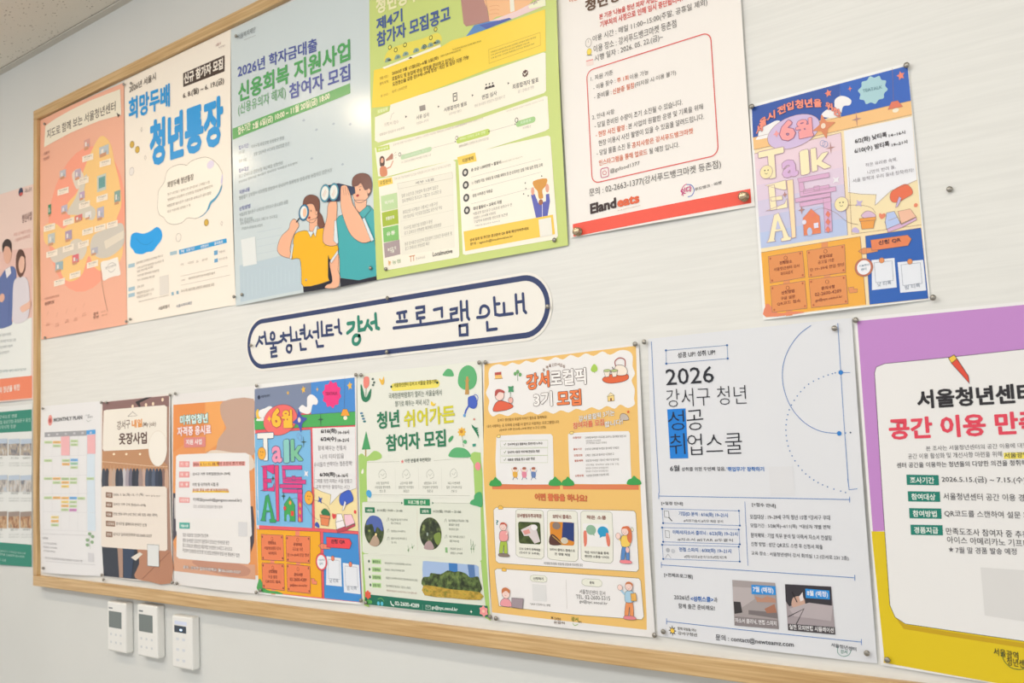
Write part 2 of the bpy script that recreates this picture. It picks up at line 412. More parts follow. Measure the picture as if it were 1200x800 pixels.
M_WX, M_WZ = wood('ash_wood_rail', 'x'), wood('ash_wood_stile', 'z')
# board face: off-white vinyl with a fine horizontal wave
mb = bpy.data.materials.new('board_vinyl'); mb.use_nodes = True; nt = mb.node_tree; b = nt.nodes['Principled BSDF']; b.inputs['Roughness'].default_value = 0.5
tc = nt.nodes.new('ShaderNodeTexCoord'); mp = nt.nodes.new('ShaderNodeMapping'); mp.inputs['Scale'].default_value = (7, 1, 160)
nz = nt.nodes.new('ShaderNodeTexNoise'); nz.inputs['Scale'].default_value = 1; nz.inputs['Detail'].default_value = 2; nz.inputs['Distortion'].default_value = 0.6
r = nt.nodes.new('ShaderNodeValToRGB'); r.color_ramp.elements[0].position = 0.35; r.color_ramp.elements[0].color = lin('#DFDFDB'); r.color_ramp.elements[1].position = 0.65; r.color_ramp.elements[1].color = lin('#E4E4E0')
bp = nt.nodes.new('ShaderNodeBump'); bp.inputs['Strength'].default_value = 0.12; bp.inputs['Distance'].default_value = 0.0006
L = nt.links.new
L(tc.outputs['Object'], mp.inputs[0]); L(mp.outputs[0], nz.inputs['Vector']); L(nz.outputs[0], r.inputs[0]); L(r.outputs[0], b.inputs['Base Color']); L(nz.outputs[0], bp.inputs['Height']); L(bp.outputs[0], b.inputs['Normal'])
bcx = (L0 + R0) / 2
board = bpy.data.objects.new('notice_board', None); COL.objects.link(board); board.location = (bcx, 0, B0)
tag(board, 'large off-white pin board in a pale wood frame covered with posters', 'notice board')
def bpart(name, x0, x1, y0, y1, z0, z1, m, bev=0.0):
    bm = bmesh.new(); box(bm, x0 - bcx, x1 - bcx, y0, y1, z0 - B0, z1 - B0, bev); return bm_obj(name, bm, m, parent=board)
bpart('panel', L0 + 0.01, R0 - 0.01, 0, WY - 0.0005, B0 + 0.01, T0 - 0.01, mb)
bpart('frame_rail', L0, R0, FY, WY - 0.0004, B0, B0 + FW, M_WX, 0.0018)
bpart('frame_rail', L0, R0, FY, WY - 0.0004, T0 - FW, T0, M_WX, 0.0018)
bpart('frame_stile', L0, L0 + 0.019, FY, WY - 0.0004, B0 + FW, T0 - FW, M_WZ, 0.0018)
bpart('frame_stile', R0 - FW, R0, FY, WY - 0.0004, B0 + FW, T0 - FW, M_WZ, 0.0018)

# ------------------------------------------------------------------ wall controls under the board
M_PLA = simple('white_plastic', '#E9E9E6', 0.35); M_LCD = simple('lcd_glass', '#6E7774', 0.2); M_BTN = simple('button_print', '#CFD3D6', 0.5)
M_DRK = simple('dark_display', '#2C3644', 0.15); M_LED = simple('led_spot', '#BFE0FF', 0.3, emit=('#BFE0FF', 2)); M_LOGO = simple('grey_print', '#7C8286', 0.5)
def control(tl, br, screen, label, kind):
    f = WY - 0.020
    a, b = at(*tl, f), at(*br, f); cx = (a[0] + b[0]) / 2
    root = bpy.data.objects.new('wall_control', None); COL.objects.link(root); root.location = (cx, WY, b[1]); tag(root, label, 'wall control', 'wall controls under the notice board')
    def lc(x): return x - cx
    bm = bmesh.new(); box(bm, lc(a[0]), lc(b[0]), -0.020, -0.0002, 0, a[1] - b[1], 0.004, 3); bm_obj('body', bm, M_PLA, parent=root, smooth=False)
    w, h = b[0] - a[0], a[1] - b[1]
    def uv(u0, v0, u1, v1, d0, d1, m, name, bev=0.0, par=root, n=None):
        bm = bmesh.new(); box(bm, lc(a[0]) + w * u0, lc(a[0]) + w * u1, d0, d1, h * (1 - v1), h * (1 - v0), bev, 1); return bm_obj(name, bm, m, parent=par)
    uv(*screen, -0.0205, -0.0195, M_LCD if kind == 0 else M_DRK, 'screen')
    if kind == 0:
        uv(0.10, 0.115, 0.30, 0.145, -0.0202, -0.0198, M_LOGO, 'brand_mark')
        for r_ in range(2):
            for c_ in range(3): uv(0.16 + 0.26 * c_, 0.63 + 0.16 * r_, 0.26 + 0.26 * c_, 0.68 + 0.16 * r_, -0.0202, -0.0195, M_BTN, 'button', 0.0005)
    else:
        uv(0.42, 0.25, 0.52, 0.28, -0.0207, -0.0204, M_LED, 'indicator'); uv(0.15, 0.10, 0.75, 0.17, -0.0202, -0.0198, simple('pale_blue_print', '#D5DDF2', 0.4), 'header_print')
        for r_ in range(3):
            for c_ in range(2): uv(0.22 + 0.30 * c_, 0.42 + 0.2 * r_, 0.36 + 0.30 * c_, 0.47 + 0.2 * r_, -0.0204, -0.0198, simple('faint_button', '#D6DAE0', 0.4), 'button', 0.0003)
control((125.5, 704), (147.5, 766), (0.10, 0.19, 0.78, 0.52), 'white wall thermostat with grey screen, leftmost of the three under the board', 0)
control((160.5, 707), (184.5, 772.5), (0.10, 0.19, 0.78, 0.52), 'white wall thermostat with grey screen, middle one of the three under the board', 0)
control((201, 720), (225.5, 786), (0.14, 0.19, 0.72, 0.32), 'white wall controller with small dark display, rightmost of the three under the board', 1)
# ================================================================== posters, upper row
DK = '#4A403C'
# ---- salmon map poster
s = sheet('poster', 'salmon pink map poster with small cream building labels, leftmost on the board', 'poster',
          [(48, 141), (146, 97), (150, 380), (49.2, 398)], '#F2B59B', 0.0016, 0.4, (0.004, 0.002, 0.003, 0.002), 0.002)
s.part('map_print')
s.xf = IDM
s.ell(101, 257, 45, 84, '#FBA48A', 1)
s.blob([(120, 160), (131, 168), (136, 190), (142, 215), (144, 240), (138, 262), (146, 290), (139, 310), (122, 318), (112, 312), (106, 300), (98, 322), (84, 330), (74, 322), (70, 300), (64, 290), (54, 284), (54, 265), (66, 262), (76, 268), (84, 256), (80, 240), (92, 225), (98, 205), (108, 180)], '#F8CC86', 2)
s.blob([(84, 285), (94, 280), (104, 290), (98, 304), (88, 300)], '#DCD2C4', 3); s.blob([(86, 205), (94, 198), (100, 208), (92, 222)], '#E6D8C8', 3)
s.blob([(90, 232), (97, 214), (104, 205), (100, 232), (114, 246), (110, 258), (92, 252), (80, 250)], '#D8D0C2', 3)
s.blob([(112, 276), (128, 268), (145, 262), (147, 285), (132, 300), (118, 302), (108, 292)], '#D2CBC0', 3)
s.blob([(60, 297), (72, 290), (90, 287), (96, 296), (82, 300), (66, 308)], '#D9CFC2', 3)
s.fill([(124, 283), (147, 270), (147, 279), (126, 292)], '#E6DCCB', 4)
for x, y, c, w, h in ((104, 170, '#DDA39A', 3.4, 5), (124, 178, '#BCC6CC', 5.5, 4.5), (75.5, 205, '#C3C3CC', 3.5, 4), (93, 205, '#C3AEC0', 3.5, 5), (139.5, 232, '#86A7A2', 3.5, 7),
                      (60, 247, '#3F8B66', 1.7, 6.5), (77, 246, '#C0BAD2', 3.5, 4), (98, 230, '#C5A8C6', 3.2, 4), (120, 251, '#BDB8CE', 4, 6.5), (94, 256.5, '#DE7A72', 4.5, 3),
                      (105.5, 253, '#EDE8E4', 3.5, 3.5), (62, 281, '#C2C8C6', 4, 6), (82, 277, '#B29BB8', 4, 5.5), (71, 313, '#9DB8C0', 4.5, 5), (90.5, 304.5, '#E0717A', 4, 5), (113, 295, '#B9B7C4', 4, 3.5)):
    s.part('building_picture'); s.rect(x - w, y - h, x + w, y + h * 0.55, c, 4); s.rect(x - w * 0.6, y - h * 0.5, x - w * 0.1, y + h * 0.3, '#E9E4DE', 5); s.rect(x + w * 0.2, y - h * 0.2, x + w * 0.6, y + h * 0.3, '#A9B3BA', 5)
    s.rect(x - w * 0.9, y + h * 0.75, x + w * 0.5, y + h, '#D39A76', 5)
s.part('building_picture'); s.rect(116, 207, 126.5, 222, '#C7CFC6', 4); s.rect(118, 209, 125.5, 219, '#6FA6A4', 5)
for k in range(3): s.line([(119.3 + 2.4 * k, 210), (119.3 + 2.4 * k, 218)], 0.4, '#2F6C70', 6)
for x, y in ((75.7, 224), (99.5, 212), (122, 232), (101, 240), (59.7, 266.5), (82, 259.5), (105, 271), (119.5, 267), (133.5, 263), (62.5, 297), (81.7, 290.5), (100, 286), (110.7, 309.5), (71.5, 330.5), (90, 322), (105, 185), (125.5, 191)):
    s.part('building_label'); s.fill([(x - 6.5, y - 1.2), (x + 6.5, y - 5.2), (x + 6.5, y + 2), (x - 6.5, y + 5.6)], '#F8EBDA', 5)
    s.text('청년센터', x - 4.5, y + 1.2, x + 4.5, y - 1.2, 2.2, '#7A6A60', 0, 6)
    s.line([(x - 4.5, y + 3), (x + 2, y + 1.2)], 0.35, '#B9A99C', 6)
s.part('title_panel')
s.xf = C(40, 90, 0.15)
s.fill([(98, 385), (180, 330), (300, 265), (450, 192), (600, 130), (682, 98), (692, 300), (520, 348), (300, 440), (88, 552)], '#F1E9D6', 4)
s.part('title')
s.text('지도로 함께 보는 서울청년센터', 112, 490, 648, 268, 72, '#5E534C', 0.012)
s.fill([(655, 283), (682, 300), (668, 322)], '#4A403C', 5)
s.part('small_print')
s.text('서울시', 85, 618, 130, 600, 26, '#B98378', 0.02); s.text('청년센터', 85, 660, 130, 642, 26, '#B98378', 0.02)
s.xf = C(40, 290, 0.13746)
s.text('서울청년센터와 함께', 100, 448, 225, 420, 20, '#B07565'); s.text('청년정책 안내', 102, 496, 182, 478, 30, '#8F5F52', 0.02)
for k, (x, y) in enumerate(((125, 560), (208, 570), (292, 540), (368, 530), (440, 490))):
    s.line([(x - 6, y + 20), (x + 2, y - 4), (x + 8, y - 16)], 0.4, '#C98E7C', 4)
    s.scribble(x - 14, y + 112 - k * 3, x + 18, y + 104 - k * 3, 16, '#C08474', 3)
    s.scribble(x - 10, y + 92 - k * 3, x + 14, y + 86 - k * 3, 12, '#C08474', 3)
s.text('강서', 522, 585, 560, 572, 30, '#8F6558', 0.02); s.text('청년', 520, 612, 565, 600, 24, '#8F6558', 0.02)
s.scribble(585, 560, 620, 548, 14, '#A8786A', 4); s.scribble(592, 586, 635, 576, 14, '#A8786A', 4)
s.part('flag')
s.line([(580, 128), (592, 290), (612, 420), (640, 545)], 0.5, '#6A5A55', 4)
s.blob([(585, 128), (650, 108), (718, 84), (728, 95), (740, 170), (748, 232), (700, 245), (650, 262), (604, 284), (594, 220)], '#F4EEE6', 4, 3)
s.line(s_ := [(640, 165), (655, 140), (690, 132), (712, 155)], 0.4, '#8E8A88', 5, curve=True); s.line([(645, 190), (665, 212), (690, 200), (705, 180)], 0.4, '#8E8A88', 5, curve=True)
s.text('청년센터', 622, 190, 712, 160, 22, '#8E8A88', 0)
# ---- white and blue savings poster
s = sheet('poster', 'white poster with big bright blue lettering and an outlined thought cloud', 'poster',
          [(146.5, 94.5), (271, 34.5), (277, 357), (150, 380)], '#F8EFE2', 0.0012, 0.38, (0.001, 0.005, 0.002, 0.001), 0.002)
s.part('title'); s.xf = C(0, 0, 0.25)
s.text('2026년 서울시', 610, 438, 735, 375, 34, '#5C5048', 0.015)
s.text('희망두배', 608, 567, 803, 500, 105, '#1C9AE0', 0.035)
s.text('청년통장', 708, 788, 1058, 678, 218, '#1C9AE0', 0.045)
s.part('headline_box')
s.fill([(864, 345), (1058, 260), (1059, 336), (865, 410)], '#46362F', 2); s.text('신규 참가자 모집', 870, 398, 1052, 325, 52, '#F5EDE2', 0.04)
s.text('6. 8.(월) ~ 6. 19.(금)', 865, 470, 1058, 398, 34, '#5A4E46', 0.02)
s.text('서울시', 1015, 222, 1040, 210, 14, '#B08080', 0); s.text('복지재단', 1030, 230, 1060, 218, 9, '#B0A0A0', 0)
s.part('thought_cloud'); s.xf = C(145, 170, 0.125)
cl = [(340, 430), (395, 350), (412, 270), (450, 218), (520, 188), (575, 185), (606, 192), (640, 158), (720, 125), (800, 118), (880, 165), (935, 245), (945, 310), (930, 390), (900, 460), (835, 545), (800, 612), (730, 672), (680, 690), (612, 684), (560, 728), (490, 746), (425, 728), (388, 678), (350, 655), (330, 590), (335, 500)]
s.oblob(cl, '#FBF4E6', '#8A7A6E', 0.45, 1, 3)
s.blob([(942, 372), (932, 430), (880, 512), (838, 550), (815, 600), (760, 662), (712, 682), (765, 652), (800, 598), (822, 538), (870, 495), (912, 440)], '#4FA0C6', 3, 3)
s.blob([(946, 270), (948, 330), (938, 380), (930, 340)], '#DCD2EE', 3, 3); s.ell(830, 185, 34, 38, '#E8DDF0', 3)
s.part('cloud_text')
s.text('희망두배 청년통장', 425, 408, 672, 328, 58, '#6B5A4E', 0.01); 
s.scribble(428, 478, 820, 360, 24, '#A2968A', 19); s.scribble(430, 530, 850, 398, 26, '#A2968A', 20); s.scribble(422, 588, 835, 462, 26, '#8A7E74', 20); s.scribble(425, 640, 640, 575, 24, '#A2968A', 11)
s.part('cushion_print'); s.xf = C(145, 265, 0.1437)
s.blob([(62, 120), (72, 70), (110, 52), (170, 62), (230, 40), (285, 8), (322, 45), (322, 105), (280, 165), (245, 205), (200, 212), (160, 228), (105, 222), (85, 195), (62, 165)], '#22A4F0', 2, 5)
s.line([(110, 100), (150, 140), (205, 150), (250, 120)], 0.5, '#1788D0', 3, curve=True)
for x, y in ((155.8, 169.5), (162, 175.5), (243.5, 261)):
    s.part('coin'); s.xf = IDM; s.oell(x, y, 2.6, 3.8, '#D9B24A', '#6B5430', 0.5, 2, -20)
s.part('sparkles')
for x, y in ((167, 152), (171.5, 185), (155.2, 201), (211, 278), (262, 262)):
    s.line([(x - 1.2, y), (x, y - 2.6), (x + 1.2, y), (x, y + 2.6)], 0.4, '#9A9088', 2, True)
s.oell(211, 278.5, 3, 4.8, '#F6EEE2', '#8A7F76', 0.4, 2); s.oell(155.5, 201, 2.6, 4.6, '#EFE8E2', '#A59A96', 0.4, 2)
s.part('schedule_table'); s.xf = C(145, 265, 0.1437)
s.fill([(462, 195), (852, 100), (855, 136), (465, 232)], '#2FA0DC', 2)
for t, x0, y0, x1, y1 in (('구분', 478, 222, 508, 214), ('모집기간', 522, 212, 590, 195), ('선정심사', 640, 183, 705, 166), ('결과발표', 752, 156, 825, 138)): s.text(t, x0, y0, x1, y1, 24, '#F0F6F8', 0.02)
for x0, y0, x1, y1 in ((390, 212, 446, 200), ):
    s.fill([(x0, y0), (x1, y1), (x1, y1 + 28), (x0, y0 + 28)], '#A9C3CF', 2)
for q in ((45, 312), (45, 502), (45, 552)): s.fill([(q[0], q[1]), (q[0] + 52, q[1] - 12), (q[0] + 52, q[1] + 18), (q[0], q[1] + 30)], '#A9C6D4', 2)
s.fill([(748, 203), (778, 195), (778, 232), (748, 240)], '#6FA9D2', 2); s.fill([(750, 270), (779, 262), (779, 292), (750, 300)], '#6FA9D2', 2)
for r_ in ((478, 325, 500, 318, 3), (535, 312, 580, 300, 4), (605, 300, 622, 294, 2), (650, 288, 695, 275, 4), (792, 222, 840, 210, 4), (792, 282, 858, 266, 5)): s.scribble(r_[0], r_[1], r_[2], r_[3], 18, '#A0958C', r_[4])
for a in ((475, 410, 860, 322), (478, 482, 880, 398)): s.line([(a[0], a[1]), (a[2], a[3])], 0.35, '#BDB3A8', 2)
s.scribble(540, 438, 755, 390, 20, '#8F857C', 14); s.scribble(480, 452, 512, 444, 16, '#B5ABA2', 3); s.scribble(480, 542, 750, 486, 24, '#8F857C', 18)
s.fill([(400, 540), (418, 536), (420, 562), (402, 566)], '#8FB2C4', 2); s.fill([(440, 530), (458, 526), (460, 552), (442, 556)], '#8FB2C4', 2)
s.part('small_print')
for r_ in ((112, 312, 335, 250, 20, 15), (118, 352, 340, 290, 18, 15), (118, 380, 250, 340, 18, 9), (120, 415, 300, 368, 18, 12), (120, 450, 262, 418, 18, 9), (118, 508, 175, 492, 20, 4), (115, 560, 258, 524, 22, 10), (115, 592, 240, 560, 22, 9), (130, 622, 285, 588, 12, 12), (300, 585, 385, 566, 10, 6)):
    s.scribble(*r_[:5], '#948A82', r_[5])
s.rect(303, 412, 380, 550, '#E6DFD6', 2)
s.text('서울특별시', 295, 688, 385, 665, 30, '#8A8078', 0.01); s.text('서울시복지재단', 440, 668, 570, 636, 26, '#A0A4AE', 0.02)
# ---- pale blue binoculars poster
s = sheet('poster', 'pale blue glossy poster of a woman with a magnifier and a man with binoculars', 'poster',
          [(271.5, 36), (433.5, -39.5), (443.5, 327.5), (277.5, 358.5)], '#D0DBDE', 0.0022, 0.19, (0.001, 0.004, 0.006, 0.002), 0.003)
s.part('background_print'); s.xf = C(250, 200, 0.25)
s.rect(130, 445, 430, 560, '#BFD0DA', 1); 
for k in range(14): s.line([(150 + 20 * k, 470 + (k % 4) * 12 - k * 3), (152 + 20 * k, 600 - k * 6)], 0.5, '#CBDCE4', 2)
for k in range(6): s.line([(215, 290 + k * 34), (330, 268 + k * 34)], 0.5, '#C3D0D8', 2)
s.part('title'); s.xf = C(250, 0, 0.25)
s.text('2026년 학자금대출', 122, 368, 495, 242, 60, '#5763A6', 0.02)
s.text('신용회복 지원사업', 125, 484, 652, 284, 90, '#57A765', 0.03)
s.text('(신용유의자 해제)', 125, 550, 350, 468, 60, '#7BB083', 0.01)
s.text('참여자 모집', 366, 470, 652, 378, 74, '#5763A6', 0.025)
s.part('date_band')
s.fill([(98, 605), (650, 393), (652, 440), (99, 657)], '#6CB06C', 2); s.text('접수기간', 125, 636, 185, 610, 38, '#F3F3D8', 0.03); s.text('2월 6일(금) 10:00 ~ 11월 20일(금) 18:00', 195, 616, 555, 472, 38, '#F3F3D8', 0.03)
s.text('서울복지재단', 120, 190, 205, 152, 26, '#7F868A', 0); s.line([(150, 190), (205, 168)], 0.3, '#7F868A')
s.part('body_text'); s.xf = C(270, 130, 0.16252)
for t, x0, y0, x1, y1 in (('접수기간', 75, 285, 147, 265), ('접수대상', 75, 450, 147, 430), ('지원내용', 78, 605, 157, 580), ('신청방법', 78, 725, 160, 700)): s.text(t, x0, y0, x1, y1, 30, '#8C93C0', 0.02)
for r_ in ((168, 275, 402, 210, 26, 14), (75, 320, 118, 305, 24, 4), (185, 330, 440, 250, 26, 16), (75, 378, 130, 362, 22, 4), (75, 490, 395, 388, 26, 18), (75, 525, 495, 385, 18, 24), (78, 645, 750, 440, 28, 36), (80, 765, 430, 670, 26, 22), (80, 800, 175, 790, 24, 6), (85, 825, 356, 770, 22, 18), (95, 862, 250, 835, 20, 11)):
    s.scribble(*r_[:5], '#9AA4A6', r_[5])
for x, y in ((540, 70), (632, 138), (598, 345), (757, 96), (825, 388), (880, 100)): s.fill([(x - 12, y + 4), (x, y - 10), (x + 12, y - 2), (x + 2, y + 10)], '#B2BFCA', 2)
s.part('blank_card'); s.xf = C(250, 200, 0.25)
s.fill([(138, 325), (206, 310), (215, 438), (148, 450)], '#E7EBEA', 3)
# figures
SK, OL = '#F4B998', '#4A4450'
s.part('woman_illustration')
s.opoly([(418, 400), (545, 350), (600, 545), (440, 571)], '#2D2D38', OL, 0.3, 2)
s.oblob([(395, 298), (440, 282), (470, 290), (520, 270), (545, 290), (590, 345), (600, 380), (562, 420), (552, 400), (553, 500), (552, 520), (440, 545), (428, 480), (418, 415), (372, 414), (385, 350)], '#F4B92F', OL, 0.5, 3, 3)
s.oblob([(372, 245), (388, 228), (405, 240), (412, 262), (395, 290), (380, 330), (372, 375), (385, 408), (360, 410), (325, 395), (312, 365), (330, 310), (365, 275)], SK, OL, 0.5, 4, 3)
s.opoly([(382, 345), (372, 415), (380, 416), (390, 345)], '#DCE6EE', OL, 0.3, 5)
s.oblob([(590, 392), (603, 400), (605, 470), (600, 545), (540, 552), (548, 535), (572, 520), (560, 450), (562, 425)], SK, OL, 0.5, 4, 3)
s.opoly([(562, 425), (598, 372), (598, 390), (568, 436)], '#E6E6EA', OL, 0.3, 6)
s.opoly([(462, 235), (500, 222), (500, 275), (480, 300), (462, 280)], SK, OL, 0.4, 4)
s.opoly([(455, 285), (470, 315), (482, 290), (492, 312), (502, 262), (492, 262), (480, 288)], '#E4EEF2', OL, 0.35, 6)
s.oblob([(498, 190), (520, 210), (530, 240), (535, 262), (512, 272), (500, 250), (495, 215)], '#7C5348', OL, 0.4, 3, 3)
s.oblob([(432, 150), (445, 128), (480, 118), (508, 140), (508, 190), (495, 225), (480, 245), (455, 240), (438, 215), (432, 180)], SK, OL, 0.5, 5, 3)
s.oblob([(430, 162), (438, 130), (462, 115), (492, 120), (508, 142), (508, 200), (496, 205), (490, 180), (478, 158), (455, 158), (438, 168)], '#7C5348', OL, 0.4, 7, 3)
s.ell(470, 190, 2.5, 4, '#3A3036', 8); s.ell(462, 222, 5, 5, '#B5433F', 8); s.oell(496, 200, 5, 9, SK, OL, 0.3, 8)
s.oell(436, 198, 24, 38, '#3D80A8', OL, 0.4, 8); s.ell(436, 198, 17, 30, '#EAF0EE', 10); s.ell(441, 198, 9, 22, '#F0C4A6', 11)
s.line([(415, 225), (402, 242)], 1.6, '#2C3146', 9)
s.part('man_illustration')
s.opoly([(608, 505), (772, 470), (774, 512), (608, 545)], '#2D2D38', OL, 0.3, 2)
s.oblob([(585, 235), (625, 205), (690, 200), (720, 165), (765, 190), (766, 340), (770, 495), (612, 505), (600, 420), (598, 350), (582, 320)], '#4AAEB4', OL, 0.5, 3, 2)
s.oblob([(552, 155), (590, 145), (590, 230), (582, 290), (600, 342), (560, 355), (528, 335), (530, 280), (545, 220)], SK, OL, 0.5, 5, 3)
s.opoly([(582, 235), (578, 330), (592, 345), (600, 340), (590, 235)], '#DDEAF0', OL, 0.3, 7)
s.opoly([(672, 140), (730, 140), (728, 170), (705, 205), (680, 185)], SK, OL, 0.4, 4)
s.opoly([(690, 205), (735, 165), (750, 185), (715, 225)], '#4AAEB4', OL, 0.4, 6)
s.oblob([(668, 60), (690, 40), (735, 50), (750, 90), (735, 130), (705, 152), (678, 145), (665, 110)], SK, OL, 0.5, 5, 3)
s.oblob([(664, 75), (668, 35), (700, 15), (740, 22), (756, 60), (752, 100), (742, 120), (736, 118), (735, 92), (722, 92), (705, 60), (690, 72)], '#7C5348', OL, 0.4, 7, 3)
s.oell(741, 98, 8, 12, SK, OL, 0.3, 8); s.ell(700, 92, 2.5, 4, '#3A3036', 8); s.ell(689, 119, 7, 6, '#B5433F', 8); s.line([(695, 80), (708, 76)], 0.4, OL, 8)
s.opoly([(545, 72), (600, 62), (675, 80), (678, 108), (640, 125), (600, 145), (545, 148)], '#34405E', OL, 0.4, 8)
s.oell(536, 108, 24, 42, '#5CA0B8', OL, 0.4, 9); s.ell(536, 108, 18, 33, '#ECEFE9', 11); s.oell(578, 103, 24, 42, '#5CA0B8', OL, 0.4, 10); s.ell(578, 103, 18, 33, '#ECEFE9', 12)
for x in (530, 572): s.line([(x - 3, 120), (x + 10, 92)], 0.5, '#E09A72', 13); s.line([(x + 2, 126), (x + 14, 100)], 0.4, '#E09A72', 13)
s.oblob([(612, 80), (620, 72), (640, 75), (655, 110), (668, 160), (700, 210), (740, 290), (755, 325), (710, 340), (660, 305), (630, 240), (612, 175), (610, 120)], SK, OL, 0.5, 10, 3)
for x in (622, 632, 643): s.line([(x, 80), (x + 5, 118)], 0.35, OL, 12)
s.opoly([(712, 228), (722, 222), (764, 325), (752, 335)], '#DDEAF0', OL, 0.3, 12)
# ---- lime green recruitment poster
s = sheet('poster', 'lime green poster with yellow band and cream panels, between the blue and the white sheets', 'poster',
          [(434, -39.8), (651, -122), (667, 287.6), (443, 328)], '#CAD982', 0.0030, 0.34, (0, 0.007, 0.004, 0.005), 0.002)
s.part('title'); s.xf = C(430, 0, 0.2126)
s.text('청년농부', 64, 88, 300, 5, 92, '#F2EFC2', 0.035)
s.text('제4기', 66, 178, 208, 122, 72, '#4A62A0', 0.03); s.text('참가자 모집공고', 70, 268, 470, 118, 84, '#4A62A0', 0.03)
s.part('hand_picture'); s.xf = C(480, 0, 0.15)
s.fill([(405, -60), (600, -60), (640, 180), (455, 212), (435, 190)], '#B98B84', 2); s.line([(600, -60), (640, 175), (455, 212)], 0.4, '#A87A76', 3)
s.blob([(615, -40), (990, -60), (970, 30), (860, 95), (780, 130), (700, 140), (642, 175), (632, 100)], '#F5C192', 2, 4)
for k in range(3): s.line([(640, 60 + k * 30), (690, 50 + k * 32), (720, 58 + k * 30)], 0.4, '#E09A72', 4, curve=True)
s.fill([(798, -30), (832, -30), (842, 95), (808, 108)], '#F3EFE0', 4)
s.fill([(455, 292), (520, 205), (640, 175), (790, 148), (820, 160), (620, 235)], '#5D8CC8', 3); s.fill([(560, 205), (800, 150), (818, 160), (620, 235)], '#5468B4', 4); s.fill([(640, 175), (860, 95), (1050, 0), (1078, 60), (820, 160)], '#EFD3D3', 3)
s.fill([(950, 60), (1070, 0), (1085, -10), (1090, 60), (960, 80)], '#F1F2D4', 4); s.text('지원사업', 970, 45, 1060, 8, 10, '#6D7458', 0.01); s.text('안내', 990, 52, 1020, 38, 12, '#4A4A40', 0.02)
s.part('sprout_picture'); s.xf = C(430, 0, 0.2126)
s.blob([(120, 300), (150, 270), (230, 240), (320, 215), (400, 185), (415, 240), (300, 290), (150, 340), (110, 345)], '#E9DB5C', 1, 4)
s.fill([(100, 378), (415, 248), (418, 262), (112, 385)], '#F6F2DC', 4)
for x, y in ((140, 266), (172, 280), (222, 252), (362, 212), (388, 166), (328, 262)): s.oell(x, y, 8, 11, '#EFE66A', '#4A4224', 0.8, 3)
for x, y in ((130, 342), (182, 325), (225, 308), (282, 288), (325, 268), (360, 258), (398, 242)): s.blob([(x - 16, y + 8), (x - 8, y - 16), (x + 10, y - 18), (x + 16, y - 2)], '#8FA996', 3, 3); s.ell(x + 2, y - 6, 5, 5, '#5D7A84', 4)
for x, y in ((140, 335), (252, 322), (385, 238)): s.fill([(x - 12, y + 6), (x, y - 4), (x + 12, y + 2), (x, y + 6)], '#3A3226', 5)
s.part('yellow_band'); s.fill([(55, 392), (112, 378), (418, 262), (480, 225), (560, 205), (700, 160), (1000, 60), (1005, 290), (700, 380), (130, 590), (45, 600)], '#F8D84C', 2)
s.xf = C(430, 60, 0.11246)
s.part('band_text')
s.text('모집 기간 :', 165, 312, 255, 282, 30, '#A8843C', 0.01); s.text('2026년 5월 13일(금)~6월 2일(화)', 290, 268, 765, 100, 44, '#7A5F2E', 0.02); s.scribble(790, 70, 1000, 5, 20, '#7A5F2E', 18)
s.text('참여 자격 :', 165, 368, 260, 335, 30, '#A8843C', 0.01); s.text('로컬푸드 및 농업에 관심 창업을 준비하고 있거나', 290, 322, 925, 110, 44, '#7A5F2E', 0.02); s.text('도전정신을 갖춘 만19세~39세 청년* 개인 및 팀당 지원 가능', 295, 378, 1085, 90, 44, '#7A5F2E', 0.02)
s.text('총 상금 :', 175, 492, 262, 462, 26, '#C09C4A', 0); s.text('총액 1,000만원', 290, 452, 442, 395, 34, '#C09C4A', 0)
s.xf = C(540, 50, 0.125); s.part('band_note')
s.scribble(-60, 82, 212, 2, 16, '#7A5F2E', 26); s.line([(285, 75), (775, -80), (778, 40), (290, 205)], 0.4, '#C9A23C', 4, True)
s.scribble(305, 108, 735, -30, 14, '#7A5F2E', 26); s.scribble(308, 136, 670, 20, 14, '#7A5F2E', 22); s.scribble(310, 165, 720, 30, 14, '#7A5F2E', 24)
CR = '#F8F2E2'
s.part('process_panel'); s.xf = C(430, 0, 0.2126)
s.blob([(62, 652), (140, 618), (145, 582), (300, 528), (600, 430), (990, 298), (1004, 302), (1006, 508), (995, 520), (600, 648), (80, 790), (62, 780)], CR, 3, 1)
s.fill([(72, 610), (132, 590), (135, 615), (75, 636)], '#D6E48A', 4); s.text('모집일정', 78, 630, 130, 612, 16, '#EEF4D0', 0.02)
for x, y, w in ((318, 600, 16), (497, 538, 13), (690, 480, 28), (890, 412, 17), (155, 645, 14)): pass
s.fill([(300, 590), (332, 580), (335, 610), (303, 618)], '#9A928C', 4)
s.frame(487, 522, 508, 556, 1.2, '#5A5450', 4); s.fill([(493, 532), (502, 530), (502, 538), (493, 540)], '#5A5450', 4)
for k in range(3): s.ell(672 + 18 * k, 472 - 4 * k, 4, 5, '#4A4240', 4); s.fill([(662 + 18 * k, 500 - 5 * k), (668 + 18 * k, 484 - 5 * k), (680 + 18 * k, 482 - 5 * k), (684 + 18 * k, 494 - 5 * k)], '#4A4240', 4)
s.star(890, 412, 18, 21, 9, 0.82, '#5E3F3A', 4); s.line([(882, 412), (888, 420), (900, 403)], 1.0, '#F8F2E2', 5)
s.line([(145, 665), (152, 635), (166, 625)], 0.6, '#C9C0B4', 4)  # leftmost icon drawn pale: glare on the sheet put into its colour
for x, y in ((228, 648), (405, 592), (595, 531), (795, 466)): s.fill([(x - 4, y - 6), (x + 7, y - 3), (x - 2, y + 7)], '#6A625C', 4)
s.part('process_text')
